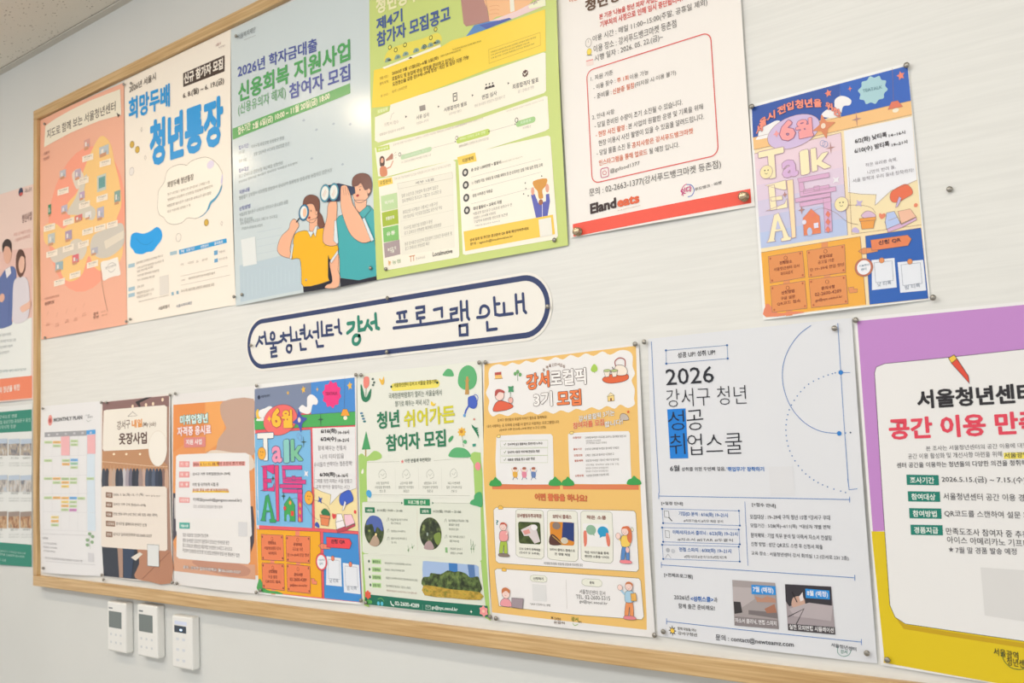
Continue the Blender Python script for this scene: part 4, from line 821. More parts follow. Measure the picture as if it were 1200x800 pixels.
PB = dict(frame='#EC5F66', line='#5A4458', sky1='#7E8AA6', sky2='#4B8ED6', band='#4FAE5C', panel=['#7DBCE8'] * 6, room='#F2E0A8', orange='#F2AE22', blue='#4390D6', ground='#4FA65A',
          hook='#EE8A6A', plate='#EC8458', rivet='#7C4436', ptext='#8A4436', sign='#EC4A54', ring='#EC5A66', star='#EFBE4E', spark='#3E5A50', badge='#EE3C86', btext='#A8305E', lamp='#F2A63C', bubble='#F0706E', month='#F9C23E', mline='#B8584A',
          flower='#4A5AB4', T='#F0EFEA', a='#F09AB8', l='#8FD0C8', k='#7FC6A0', tline='#4A5A84', E='#E43A80', stem='#E84A78', Aa='#3DA860', tok='#E2458C', diamond='#F2A04A', house='#44A858', win='#E6483C', smile='#F6B13C', plant='#2F7E50', pot='#E68A5A',
          leaf='#3F62C8', spine='#F0EEF4', cover='#C24A5A', pageL='#F2EEEE', pageR='#F3C9D6', heart='#E2494E', flower2='#3F5AB4')
# ================================================================== lower row
s = P10 = sheet('poster', 'bright red, blue and green tea party poster, fourth sheet in the lower row', 'poster',
          [(299.6, 450.6), (418.6, 438.8), (425, 708), (302, 695)], '#EDEDEC', 0.0018, 0.4, (0.001, 0.004, 0.003, 0.002), 0.001)
IX0, IZ1 = at(301, 453.5); _a, _b = at(302, 452), at(423.5, 705)
_p, _q = (P6.x0, P6.z1), (P6.x1, P6.z0)
def post10(p):
    u = (p[0] - P6.x0) / (P6.x1 - P6.x0); v = (p[1] - P6.z0) / (P6.z1 - P6.z0)
    return np.array([P10.x0 + u * (P10.x1 - P10.x0), P10.z0 + v * (P10.z1 - P10.z0)])
talk(s, PB, post10, 1)
s.part('schedule_text'); s.xf = C(870, 60, .2126)
s.text('6/16(화)', 640, 462, 778, 434, 32, '#3A3438', .03, 7); s.text('14~16시', 790, 436, 888, 414, 24, '#3A3438', .03, 7); s.text('6/24(수)', 640, 508, 778, 480, 32, '#3A3438', .03, 7); s.text('19~21시', 790, 482, 888, 460, 24, '#3A3438', .03, 7)
s.text('함께 배우는 전통차', 618, 560, 868, 512, 28, '#9A969A', 0, 7); s.text('나의 티타임을', 640, 606, 850, 562, 28, '#9A969A', 0, 7); s.text('우리들의 반짝이는 청춘정책!', 590, 662, 925, 590, 28, '#9A969A', 0, 7); s.text('6/30(화)', 640, 712, 778, 684, 30, '#3A3438', .03, 7); s.text('14~16시', 790, 686, 888, 664, 24, '#3A3438', .03, 7)
s.text('그때를 위한 미래는 서울 만들고', 600, 752, 930, 690, 24, '#9A969A', 0, 7); s.text('교육 받아온 활동하는 시간', 610, 782, 910, 728, 22, '#9A969A', 0, 7)
s.part('logo_print'); s.ell(95, 352, 12, 12, '#2E3850', 4); s.text('서울청년센터', 112, 352, 190, 330, 14, '#2E3850', .01, 5)
# ---- monthly plan
s = sheet('poster', 'white monthly plan calendar sheet, first in the lower row', 'poster',
          [(49, 476), (120.5, 469.5), (122.5, 675), (49, 670.5)], '#E8E8EA', 0.0014, 0.42, (0.001, 0.002, 0.005, 0.004), 0.002)
s.part('title'); s.xf = C(45, 465, .13115)
s.ell(115, 208, 20, 48, '#E89A92', 2); s.ell(115, 210, 12, 22, '#B8504C', 3); s.text('MONTHLY PLAN', 148, 222, 402, 198, 34, '#66666A', .02)
s.text('서울', 430, 170, 470, 166, 14, '#9A9EA2'); s.line([(440, 205), (455, 220), (480, 205)], .4, '#8FA096', 3, curve=True); s.text('청년센터', 450, 190, 495, 186, 18, '#8F9498', .01)
s.part('calendar_table')
s.fill([(68, 316), (440, 298), (440, 344), (68, 358)], '#A3A3A8', 2); s.fill([(440, 298), (520, 290), (520, 338), (440, 344)], '#4FA3E4', 2)
for k, t in enumerate('월화수목금토'): s.text(t, 95 + 75 * k, 346 - 4 * k, 118 + 75 * k, 345 - 4 * k, 16, '#E6E6EA', .02)
s.xf = C(0, 430, .325)
s.fill([(318, 243), (346, 241), (350, 590), (322, 588)], '#D5E3EF', 2)
for q in ((224, 250, 254, 318), (319, 244, 348, 312)): s.fill([(q[0], q[1]), (q[2], q[1] - 2), (q[2] + 1, q[3]), (q[0] + 1, q[3])], '#EFB6BA', 3)
for k in range(6): s.line([(163 + 31 * k, 250 - k * 2), (163 + 31 * k, 585)], .25, '#D0D0D4', 2)
for y0, y1 in ((322, 316), (392, 388), (456, 455), (520, 524), (585, 592)): s.line([(163, y0), (349, y1)], .25, '#D0D0D4', 2)
Gc, Yc, Oc, Bc = '#C2D8A6', '#F4D77C', '#F2BE74', '#6FB2EC'
for x, y, c in ((166, 266, Gc), (196, 266, Oc), (196, 279, Gc), (258, 262, Gc), (258, 275, Gc), (166, 332, Gc), (228, 332, Gc), (228, 345, Oc), (258, 330, Bc), (258, 343, '#9FD0B8'), (258, 357, Gc), (166, 397, Gc), (196, 397, Oc), (196, 411, Gc), (226, 398, '#B4CC98'), (226, 411, Oc), (256, 398, Gc), (256, 411, Gc), (226, 425, Yc), (318, 397, Gc),
                (166, 466, Gc), (196, 466, Oc), (226, 467, Oc), (256, 467, Bc), (286, 468, Gc), (226, 481, Yc), (256, 481, Gc), (226, 495, Oc), (256, 496, Gc), (226, 509, Gc), (256, 510, '#D58AC8'), (190, 536, '#F0D890'), (190, 550, Oc), (190, 564, Gc)):
    s.fill([(x, y), (x + 27, y), (x + 27, y + 9), (x, y + 9)], c, 3); s.line([(x + 4, y + 5), (x + 21, y + 5)], .5, '#8A9480', 4)
s.part('small_print')
s.scribble(160, 620, 180, 620, 9, '#9A9A9E', 3); s.scribble(162, 637, 210, 640, 7, '#A8A8AC', 8); s.scribble(162, 650, 212, 655, 7, '#A8A8AC', 8); s.scribble(162, 664, 205, 668, 7, '#A8A8AC', 7); s.scribble(166, 690, 305, 702, 8, '#96969A', 24); s.line([(158, 600), (345, 606)], .3, '#BABABE', 3); s.line([(168, 698), (348, 712)], .3, '#BABABE', 3)
s.line([(332, 655), (328, 620), (336, 598)], .5, '#7E9C78', 3, curve=True)
for x, y in ((322, 640), (338, 630), (322, 622), (340, 610), (330, 600)): s.ell(x, y, 6, 6, '#8FAE88', 4)
s.rect(324, 668, 344, 702, '#D6D6DA', 3)
# ---- closet poster
s = sheet('poster', 'brown wardrobe poster showing a rack of jackets, second in the lower row', 'poster',
          [(119.5, 471), (200.5, 461.3), (204.5, 684), (122, 674.5)], '#E6DFDA', 0.0020, 0.4, (0.001, 0.004, 0.004, 0.003), 0.001)
s.part('closet_photo'); s.xf = C(115, 455, .15)
s.fill([(42, 108), (562, 55), (590, 1510), (50, 1440)], '#A98574', 1)
s.fill([(42, 108), (562, 55), (563, 140), (43, 175)], '#8C6A66', 2)
s.fill([(300, 105), (385, 70), (430, 66), (335, 112), (345, 145), (330, 146)], '#2E2626', 3)
for x, y in ((280, 140), (385, 128), (440, 120), (513, 88)): s.ell(x, y, 9, 14, '#F4DCC0', 3)
s.fill([(45, 490), (420, 465), (560, 600), (565, 650), (45, 640)], '#C08E66', 2); s.line([(45, 570), (420, 605), (560, 610)], .6, '#E8CDB0', 3)
for x in (135, 232, 340): s.ell(x, 512, 9, 9, '#F8E8CC', 3)
cols = ['#3E4450', '#3B3A44', '#C4A48E', '#BFA694', '#2D3442', '#3A3E4C', '#C6C2C6', '#A79DA6', '#6A6878', '#2B2F3C', '#343846', '#A08A84', '#C6A898', '#4A5468', '#3C4658', '#566076', '#343C50', '#2C3444', '#8A6A60', '#C9A48C']
for k, c in enumerate(cols):
    x = 45 + k * 26; s.blob([(x, 770), (x, 660), (x + 12, 622), (x + 28, 650), (x + 32, 770)], c, 3, 2); s.line([(x + 12, 622), (x + 14, 600)], .5, '#D9B48C', 4)
s.xf = C(115, 565, .15625)
s.fill([(40, 480), (320, 500), (330, 725), (50, 700)], '#2E3440', 2); s.fill([(160, 490), (200, 492), (205, 712), (175, 708)], '#B08E7C', 3); s.fill([(200, 492), (290, 500), (270, 718), (212, 712)], '#30405A', 4)
s.blob([(310, 500), (400, 505), (560, 515), (555, 755), (400, 740), (320, 725), (290, 690), (330, 600)], '#B98468', 3, 2); s.fill([(265, 560), (330, 520), (352, 535), (300, 585)], '#E4DCD2', 5); s.line([(350, 720), (460, 610), (550, 520)], .6, '#8A5A44', 5)
s.part('title_panel'); s.xf = C(115, 455, .15)
s.blob([(55, 175), (70, 168), (300, 148), (530, 130), (550, 145), (552, 300), (555, 460), (300, 478), (60, 488), (50, 470), (52, 300)], '#EFE9DE', 5, 1)
s.line([(245, 218), (282, 182), (320, 212), (245, 218)], .5, '#5A4A44', 7); s.text('강서구', 160, 326, 262, 308, 68, '#6A4A38', .01, 7); s.text('내일', 276, 310, 358, 300, 64, '#E8983E', .04, 7); s.text('(My job)', 360, 306, 466, 300, 42, '#7A6252', .01, 7)
s.text('옷장사업', 175, 440, 396, 432, 92, '#5A3A2C', .03, 7); s.xf = C(115, 455, .15); s.oell(482, 468, 74, 138, '#F1ECE2', '#D9CCBC', .4, 6)
s.part('info_panel'); s.xf = C(115, 565, .15625)
s.blob([(42, 35), (60, 28), (300, 28), (520, 30), (535, 45), (535, 260), (535, 500), (520, 512), (300, 500), (50, 482), (36, 470), (40, 250)], '#EDE3D8', 5, 1)
s.part('info_text')
for k, (y, t, x1, y1) in enumerate(((92, '2026. 5. 26.(화)~12. 11.(목)', 355, 98), (164, '강서구 거주 구직 청년(19~39세)', 375, 178), (236, '면접 정장 대여 (1인 연간 3회 정장 세트 대여)', 462, 252), (306, '강서구청 홈페이지 온라인 신청', 380, 325), (386, '강서구 일자리정책과 02-2600-5227', 420, 405))):
    w = 34 if k == 3 else 24; s.fill([(74, y - 20), (74 + 2 * w, y - 16), (74 + 2 * w, y + 24), (74, y + 20)], '#8E6A54', 7); s.text(('기간', '대상', '내용', '신청방법', '문의')[k], 82, y + 12, 66 + 2 * w, y + 14, 22, '#F0E6DC', .03, 9)
    s.text(t, 82 + 2 * w, y + 12, x1, y1 + 6, 24, '#7E736C', .005, 8)
s.text('*매주 월/목 운영', 370, 104, 480, 108, 12, '#9A8E86', 0, 8); s.rect(388, 462, 474, 630, '#E2E4E4', 8); s.frame(388, 462, 474, 630, .4, '#6F8088', 9)
# ---- orange exam fee poster
s = sheet('poster', 'orange poster with two white text panels, third in the lower row', 'poster',
          [(203, 462.5), (302, 451.5), (306.7, 696), (204.5, 684)], '#E6E4E3', 0.0012, 0.4, (0.001, 0.003, 0.005, 0.003), 0.001)
s.part('photo_print'); s.xf = C(200, 455, .15)
s.fill([(28, 128), (655, 80), (690, 1460), (32, 1372)], '#E89A5C', 1)
s.fill([(28, 128), (270, 110), (275, 300), (120, 430), (30, 500)], '#E8924E', 2); s.fill([(280, 108), (405, 98), (430, 300), (400, 420), (280, 500)], '#F0A860', 2)
s.blob([(400, 200), (440, 300), (430, 330), (380, 400), (360, 480), (280, 500), (500, 520), (660, 520), (662, 420), (660, 260), (655, 82), (420, 100)], '#C6A492', 3, 3)
s.blob([(300, 500), (360, 480), (500, 500), (640, 520), (640, 640), (300, 560)], '#E2D2C2', 4, 3)
s.xf = C(200, 570, .16254)
s.fill([(30, 45), (600, 90), (615, 250), (612, 400), (590, 470), (580, 250), (120, 240), (28, 390)], '#4A4650', 3); s.fill([(38, 80), (120, 90), (130, 220), (40, 230)], '#C6C0BE', 4); s.fill([(150, 205), (370, 205), (370, 240), (150, 238)], '#C88A66', 4)
s.fill([(580, 30), (612, 30), (615, 140), (585, 140)], '#E4A070', 4)
s.fill([(28, 400), (60, 510), (590, 560), (618, 560), (620, 668), (30, 605)], '#D9A486', 3); s.blob([(170, 535), (330, 530), (480, 545), (580, 590), (560, 640), (430, 640), (250, 590)], '#C6917A', 4, 4)
s.part('title'); s.xf = C(200, 455, .15)
s.text('미취업청년', 85, 284, 302, 266, 72, '#EAF4F2', .03, 8, ('#3FA8A4', .05)); s.text('자격증 응시료', 65, 374, 328, 356, 72, '#F8EAE8', .03, 8, ('#DE8A8E', .05)); s.rect(115, 385, 285, 455, '#DE8A86', 6, .002); s.text('지원 사업', 132, 440, 256, 436, 42, '#F6EEEC', .03, 8)
s.part('upper_panel')
s.blob([(55, 530), (75, 515), (330, 505), (600, 502), (625, 520), (630, 700), (648, 1140), (640, 1155), (350, 1140), (75, 1130), (55, 1110), (52, 800)], '#ECEAEA', 5, 1)
s.part('upper_text')
for k, (y, t) in enumerate(((590, '기   간'), (670, '대   상'), (748, '내   용'))): s.fill([(80, y - 22), (160, y - 22), (160, y + 24), (80, y + 24)], '#EBA2A0', 7); s.text(t, 92, y + 12, 150, y + 12, 24, '#F8ECEA', .03, 8)
s.fill([(185, 570), (595, 568), (595, 602), (186, 612)], '#F0B4AE', 6); s.fill([(240, 568), (392, 568), (392, 606), (240, 608)], '#F4C24E', 7)
s.text('2026. 6. 1.~ 11. 30. 예산 소진시 조기 마감', 190, 604, 590, 598, 28, '#A04A3C', .02, 9); s.text('강서구 거주 미취업청년(19~39세)', 185, 684, 478, 680, 28, '#6A6666', .01, 8); s.text('어학 및 국가자격 시험 등', 185, 764, 388, 762, 28, '#6A6666', .01, 8)
s.xf = C(200, 570, .16254)
s.fill([(168, 32), (365, 28), (432, 32), (432, 42), (168, 40)], '#F6D23E', 7); s.text('응시료 최대 10만 원 지원(실비지원)', 172, 38, 430, 40, 26, '#C8744A', .02, 9)
s.fill([(75, 75), (150, 78), (150, 116), (75, 113)], '#EBA2A0', 7); s.text('신청방법', 85, 104, 142, 106, 20, '#F8ECEA', .03, 8); s.text('이메일(youth@gangseo.seoul.kr)', 175, 108, 525, 114, 30, '#7A7678', .01, 8); s.scribble(178, 152, 385, 158, 24, '#9A9698', 14, 8)
s.part('lower_panel')
s.blob([(58, 235), (80, 228), (330, 232), (560, 240), (582, 255), (586, 400), (585, 540), (570, 556), (320, 538), (70, 516), (52, 500), (55, 360)], '#ECEAE8', 5, 1)
s.part('lower_text')
s.fill([(76, 256), (152, 258), (152, 302), (76, 300)], '#57B0A4', 7); s.text('제출서류', 86, 290, 142, 292, 20, '#EAF4F0', .03, 8)
for r_ in ((102, 358, 285, 365, 26, 14), (102, 398, 438, 418, 28, 24), (100, 434, 458, 462, 28, 26), (98, 470, 510, 508, 28, 30)): s.scribble(*r_[:5], '#8A8688', r_[5], 8)
s.rect(500, 252, 566, 358, '#DCDCDE', 8)
s.part('contact_line'); s.text('문의 : 강서구 일자리정책과 ☎02-2600-5327', 105, 590, 520, 628, 26, '#EDE4E0', .03, 8, ('#6F6064', .04))
# ---- green garden poster
s = sheet('poster', 'pale green garden poster with trees and a dark green footer', 'poster',
          [(419, 438.6), (565, 422.6), (576.5, 723.5), (425, 708)], '#E6E8DE', 0.0014, 0.42, (0.001, 0.004, 0.003, 0.003), 0.001)
GR = '#2F7D5A'
s.part('garden_border'); s.xf = C(410, 415, .2)
s.fill([(60, 590), (110, 600), (118, 1480), (88, 1470)], '#A8CE72', 1); s.part('garden_border'); s.fill([(720, 590), (778, 575), (828, 1560), (795, 1540)], '#A8CE72', 1)
s.blob([(65, 595), (80, 580), (110, 600), (150, 565), (188, 580), (188, 612), (100, 625)], '#A8CE72', 2, 3); s.blob([(715, 610), (722, 580), (740, 570), (775, 575), (790, 700), (792, 850), (740, 850)], '#A8CE72', 2, 1)
s.blob([(592, 600), (598, 568), (622, 548), (652, 545), (690, 555), (720, 590), (700, 603)], '#5FB277', 3, 4)
s.part('title')
s.text('청년', 168, 440, 298, 425, 100, GR, .03); s.text('쉬어가든', 325, 432, 625, 400, 102, '#D3CE36', .03); s.text('참여자 모집', 222, 570, 572, 540, 98, GR, .03)
s.part('subtitle'); s.stroke([s.W(262, 193), s.W(515, 172)], s.px(262, 193, 9), '#F0E169', 2); s.text('서울청년센터 강서 X 서울숲 공동기획', 265, 194, 515, 172, 26, '#6F6A28', .01); s.ell(250, 190, 6, 7, '#2F4F3A', 4); s.ell(520, 166, 6, 7, '#2F4F3A', 4)
s.text('국제정원박람회가 열리는 서울숲에서', 235, 262, 545, 240, 34, '#5A6A5E', 0); s.text('향기로 채우는 저녁 시간', 272, 308, 472, 296, 34, '#5A6A5E', 0); s.blob([(485, 275), (500, 290), (510, 285), (502, 302), (485, 300), (480, 288)], '#F2D04A', 3, 3)
s.part('tree_picture')
s.blob([(640, 170), (650, 100), (690, 65), (730, 80), (750, 130), (742, 180), (715, 205), (670, 205)], '#5FB277', 2, 4); s.fill([(682, 235), (688, 130), (700, 130), (706, 235)], '#C79A5A', 4); s.line([(694, 180), (680, 150)], .6, '#C79A5A', 4); s.line([(695, 170), (710, 145)], .6, '#C79A5A', 4)
s.part('cloud_picture'); s.blob([(552, 125), (558, 105), (578, 85), (602, 92), (615, 120), (605, 130)], '#5FB277', 2, 4)
s.part('tree_picture'); s.fill([(98, 600), (98, 555), (106, 555), (106, 600)], '#B9A06A', 2); s.fill([(104, 448), (130, 555), (80, 558)], '#4FA36A', 3)
s.part('tulip_picture')
s.blob([(85, 160), (88, 138), (100, 130), (118, 138), (118, 180), (102, 200), (88, 190)], '#EE8A7E', 3, 3); s.blob([(68, 185), (75, 180), (88, 225), (100, 255), (118, 220), (128, 202), (132, 210), (125, 260), (100, 280), (75, 260)], GR, 3, 3); s.line([(102, 200), (100, 260)], .8, GR, 3)
for x, y in ((140, 145), (148, 165), (142, 180)): s.ell(x, y, 7, 7, '#5E6E66', 3)
s.part('butterfly_picture'); s.blob([(180, 155), (178, 140), (195, 150), (205, 130), (208, 165), (195, 180)], '#F0BE4A', 3, 3)
s.part('watering_can_picture'); s.oblob([(705, 250), (740, 245), (755, 290), (738, 318), (705, 305), (700, 275)], '#4764C4', '#3450A8', .4, 3, 3); s.line([(705, 300), (688, 330), (684, 345)], 2.4, '#4764C4', 3); s.line([(728, 245), (745, 236), (758, 250), (755, 275)], .8, '#4764C4', 3, curve=True); s.ell(680, 358, 8, 10, '#6FA8D8', 3)
s.part('flower_picture'); s.star(665, 455, 26, 30, 8, .7, '#F0BE4A', 3, 0, True); s.ell(663, 452, 9, 10, '#C98A3A', 5); s.line([(668, 485), (676, 540)], .7, '#5FA070', 3); s.ell(685, 512, 10, 12, '#5FB277', 3)
s.part('leaf_pictures')
for k in range(5): s.fill([(728 + 8 * k, 430 + 12 * k), (722 + 8 * k, 410 + 12 * k), (745 + 6 * k, 428 + 12 * k), (765, 430 + 12 * k), (745 + 5 * k, 445 + 12 * k)], '#2F7D5A', 3)
s.blob([(585, 500), (600, 480), (615, 478), (608, 500), (590, 515)], '#4FA36A', 3, 3); s.fill([(728, 525), (750, 522), (748, 538), (730, 540)], '#3F9A86', 3)
for k in range(4): s.ell(76 + 6 * k, 345 + 16 * k, 9, 6, '#3F7E86' if k % 2 else '#5A86A8', 3)
s.blob([(748, 640), (762, 630), (778, 645), (776, 672), (758, 678), (745, 660)], '#F0909A', 4, 4); s.ell(738, 380, 6, 6, '#D88A7A', 3)
s.blob([(78, 690), (88, 668), (92, 690), (84, 700)], '#F0EEE4', 4, 3)
s.part('reasons_panel')
s.blob([(110, 630), (122, 622), (400, 624), (710, 605), (722, 618), (735, 640), (738, 705), (742, 770)] + [(745, 830), (725, 840), (400, 838), (150, 828), (112, 820), (108, 700)], '#E7E8DF', 3, 1)
s.line([(112, 632), (300, 628)], .3, '#A8AC9E', 4); s.line([(500, 622), (712, 606)], .3, '#A8AC9E', 4); s.text('이런 분들께 추천해요!', 330, 636, 482, 628, 24, '#4E5A50', .01); s.star(315, 628, 10, 12, 5, .5, '#E88A86', 5)
for x in (272, 408, 545): s.line([(x, 665), (x + 3, 790)], .3, '#CFD2C6', 4)
for x, y in ((200, 700), (337, 700), (478, 700), (618, 695)): s.line([(x - 18, y + 22), (x - 20, y - 5), (x, y - 26), (x + 18, y - 8), (x + 20, y + 18), (x, y + 28)], .4, '#8E948A', 4, curve=True); s.line([(x - 10, y), (x, y + 10), (x + 12, y - 4)], .35, '#8E948A', 4, curve=True)
for x in (200, 337, 478, 620): s.scribble(x - 36, 762, x + 38, 760, 16, '#7E847A', 6); s.scribble(x - 44, 786, x + 46, 785, 16, '#7E847A', 8); s.scribble(x - 16, 808, x + 18, 808, 16, '#7E847A', 3)
s.part('programme_panel'); s.xf = C(420, 570, .13333)
s.blob([(50, 140), (65, 132), (560, 138), (1078, 142), (1092, 160), (1095, 380), (1098, 640), (1080, 655), (560, 612), (65, 582), (48, 565), (48, 350)], '#DFE3D6', 3, 1)
s.fill([(410, 106), (640, 108), (642, 166), (412, 162)], '#2F8F5E', 5); s.text('프로그램 안내', 448, 152, 602, 154, 34, '#EEF4E6', .03, 7)
s.line([(132, 70), (1000, 78)], .4, '#B8BCAE', 4); s.line([(60, 132), (380, 136)], .4, '#B8BCAE', 4); s.line([(660, 140), (1000, 145)], .4, '#B8BCAE', 4)
for x in (388, 662): s.fill([(x, 130), (x + 14, 142), (x, 154)], '#2F6F4E', 5)
s.blob([(1000, 150), (1010, 120), (1035, 105), (1040, 70), (1075, 45), (1105, 60), (1108, 170), (1060, 168)], '#4FA86E', 5, 4); s.blob([(85, 60), (92, 35), (112, 28), (132, 55), (122, 95), (98, 85)], '#4FA6DC', 5, 3)
s.fill([(74, 178), (158, 180), (160, 228), (76, 226)], '#2F7D5A', 5); s.text('1회차', 92, 218, 142, 220, 24, '#EEF4E6', .03, 7); s.text('6/15(월) 19:00 ~ 21:00', 180, 220, 400, 226, 28, '#70786E', .01, 7)
s.fill([(552, 186), (652, 188), (654, 240), (554, 238)], '#2F7D5A', 5); s.text('2회차', 572, 228, 634, 230, 28, '#EEF4E6', .03, 7); s.text('6/22(월) 19:00 ~ 21:00', 672, 230, 920, 236, 30, '#70786E', .01, 7)
s.line([(528, 200), (532, 560)], .3, '#D0B8AC', 4)
for r_ in ((295, 298, 445, 300, 20, 11), (300, 328, 385, 332, 20, 6), (300, 398, 425, 402, 20, 9), (302, 462, 440, 466, 20, 11), (302, 496, 350, 498, 18, 4), (808, 306, 982, 310, 22, 12), (812, 342, 905, 346, 22, 7), (812, 380, 895, 384, 20, 6), (815, 446, 955, 450, 20, 10), (818, 484, 900, 488, 20, 6), (822, 552, 932, 556, 20, 8), (824, 590, 930, 594, 20, 8)): s.scribble(*r_[:5], '#6E776C', r_[5], 6)
for x, y in ((272, 290), (274, 388), (275, 455), (780, 298), (785, 440)): s.line([(x - 8, y + 14), (x - 4, y - 8), (x + 6, y - 16), (x + 10, y + 10)], .4, '#7E867C', 5, curve=True)
s.rect(778, 530, 800, 578, '#8FBF86', 5)
for x, y, h in ((455, 575, 60), (490, 545, 45), (1010, 580, 120), (1030, 575, 100)): s.line([(x, y), (x - 6, y - h)], .5, '#7FA07A', 5); s.line([(x, y - h * .4), (x + 16, y - h * .7)], .4, '#7FA07A', 5); s.ell(x - 2, y - h * .3, 7, 9, '#8FAF86', 5)
s.part('evening_park_photo', 'dusk park picture with a lit path in an oval'); s.wfill(s.ellw(153, 388, 84, 136), photo_mat('evening_park_print', ['#1E2A20', '#2E3A28', '#4A5A34', '#6A7050'], (60, 1, 60)), 5)
s.blob([(85, 330), (110, 265), (155, 252), (205, 275), (228, 330), (225, 390), (180, 350), (160, 400), (140, 330), (110, 330)], '#5468AE', 6, 3); s.blob([(120, 480), (150, 430), (175, 430), (200, 480), (190, 510), (155, 523), (115, 505)], '#B9A08C', 6, 3); s.ell(170, 418, 9, 12, '#F4DE9C', 7); s.ell(112, 385, 10, 10, '#8A9A4C', 7)
s.part('woodland_path_photo', 'tree-lined path picture in an oval'); s.wfill(s.ellw(648, 410, 97, 142), photo_mat('woodland_print', ['#20261E', '#343C2C', '#4A5638', '#8A9A5A'], (70, 1, 70)), 5)
s.blob([(590, 535), (612, 485), (650, 475), (680, 530), (665, 550), (625, 552)], '#B0989A', 6, 3); s.blob([(680, 420), (735, 400), (742, 470), (715, 510), (690, 480)], '#7E9448', 6, 3); s.ell(622, 415, 8, 16, '#9AA89A', 7)
s.part('details_panel'); s.xf = C(420, 640, .13333)
s.blob([(55, 70), (70, 62), (560, 98), (1070, 118), (1092, 135), (1105, 300), (1128, 520), (800, 490), (120, 425), (75, 400)], '#DFE3D6', 3, 1)
for k, (t, y) in enumerate((('활동장소', 130), ('모집대상', 200), ('모집방법', 268), ('신청기간', 338))): s.fill([(130, y - 22), (212, y - 18), (215, y + 24), (133, y + 20)], '#B9DC9C', 4); s.text(t, 140, y + 12, 206, y + 15, 24, '#3F6A48', .02, 6); s.ell(106 + 4 * k, y - 2, 8, 13, '#4F6A56', 4)
for r_ in ((245, 152, 478, 166, 18, 18), (245, 210, 420, 220, 18, 14), (255, 282, 535, 305, 20, 22), (258, 352, 475, 372, 20, 17)): s.scribble(*r_[:5], '#6E776C', r_[5], 6)
s.scribble(262, 392, 530, 416, 16, '#A87A70', 22, 6)
s.part('city_park_photo', 'small photo of trees before blue towers')
s.blob([(582, 128), (600, 125), (820, 142), (1050, 160), (1072, 175), (1085, 400), (1088, 462), (1075, 472), (820, 452), (605, 428), (592, 415), (578, 200)], '#A3BCE2', 5, 1)
s.fill([(810, 142), (886, 148), (888, 240), (815, 240)], '#3F7CC0', 6); s.fill([(975, 155), (1034, 158), (1042, 270), (990, 270)], '#5A7EB4', 6)
s.blob([(585, 270), (640, 262), (655, 230), (740, 240), (800, 208), (860, 220), (900, 215), (960, 235), (1000, 270), (1060, 260), (1078, 290), (1083, 400), (830, 385), (592, 350)], photo_mat('tree_print', ['#26301E', '#3E4A2C', '#5E7440', '#82924E'], (80, 1, 80)), 7, 3)
s.blob([(590, 340), (680, 345), (850, 375), (1083, 400), (1086, 468), (830, 450), (602, 425)], photo_mat('meadow_print', ['#6A7A2E', '#A88E3A', '#C9A644', '#7E8A38'], (60, 1, 90)), 8, 2)
s.part('footer')
s.fill([(68, 420), (135, 422), (600, 470), (1145, 520), (1150, 618), (600, 560), (68, 505)], '#20705A', 5); s.text('02-2600-4289', 338, 512, 555, 536, 36, '#E6F0EA', .03, 7); s.text('gs@syc.seoul.kr', 662, 552, 890, 574, 40, '#E6F0EA', .02, 7)
s.line([(300, 480), (308, 505), (328, 516)], 1.6, '#E6F0EA', 7, curve=True); s.line([(612, 512), (652, 516), (652, 550), (612, 546)], .5, '#CFE0D8', 7, True); s.line([(612, 512), (632, 532), (652, 516)], .5, '#CFE0D8', 7); s.line([(582, 505), (585, 560)], .4, '#7FAE9C', 7)
s.ell(190, 498, 12, 18, '#5CC0D8', 7); s.ell(222, 500, 12, 18, '#5CC0D8', 7); s.line([(185, 460), (215, 452), (242, 480)], .8, '#6FB86A', 7, curve=True)
s.star(95, 422, 30, 40, 6, .75, '#E2604A', 7, 0, True); s.star(1112, 566, 40, 50, 6, .75, '#F09A9A', 7, 0, True); s.ell(1112, 566, 12, 14, '#F6C9B8', 9); s.blob([(78, 480), (100, 465), (130, 475), (128, 498), (80, 500)], '#5FAE5A', 7, 3); s.star(1005, 570, 12, 16, 4, .4, '#EAF0E4', 7)
# ---- yellow local programme poster
s = sheet('poster', 'mustard yellow poster with a white cloud title, framed text cards and drawn people', 'poster',
          [(566.7, 424), (749.5, 402), (769, 746.7), (577.5, 725)], '#E9E7E6', 0.0024, 0.42, (0.001, 0.004, 0.003, 0.003), 0.001)
s.part('background_print'); s.xf = C(560, 395, .22508)
s.fill([(40, 140), (828, 45), (885, 1440), (885, 1520), (80, 1430), (40, 700)], '#ECC172', 1)
s.part('title_cloud')
ptc = []
top = [(60, 170), (100, 145), (160, 135), (220, 128), (285, 118), (350, 108), (420, 100), (490, 95), (560, 88), (625, 80), (700, 74), (760, 68), (810, 80)]
s.blob([(62, 190), (75, 155), (115, 140), (150, 150), (185, 132), (222, 142), (258, 122), (295, 132), (330, 112), (372, 122), (412, 104), (450, 116), (490, 92), (530, 106), (568, 84), (610, 98), (655, 74), (695, 92), (745, 68), (790, 72), (812, 98), (812, 150), (825, 190), (808, 225), (825, 270), (822, 320), (825, 350), (790, 368), (750, 350), (720, 372), (680, 358), (640, 378), (600, 364), (560, 382), (520, 372), (480, 392), (440, 380), (400, 398), (360, 384), (320, 402), (280, 388), (240, 405), (200, 392), (165, 410), (120, 398), (85, 412), (62, 375), (68, 330), (50, 290), (65, 245)], '#EDEBEA', 2, 3)
s.part('title'); O_ = ('#5A4640', .03)
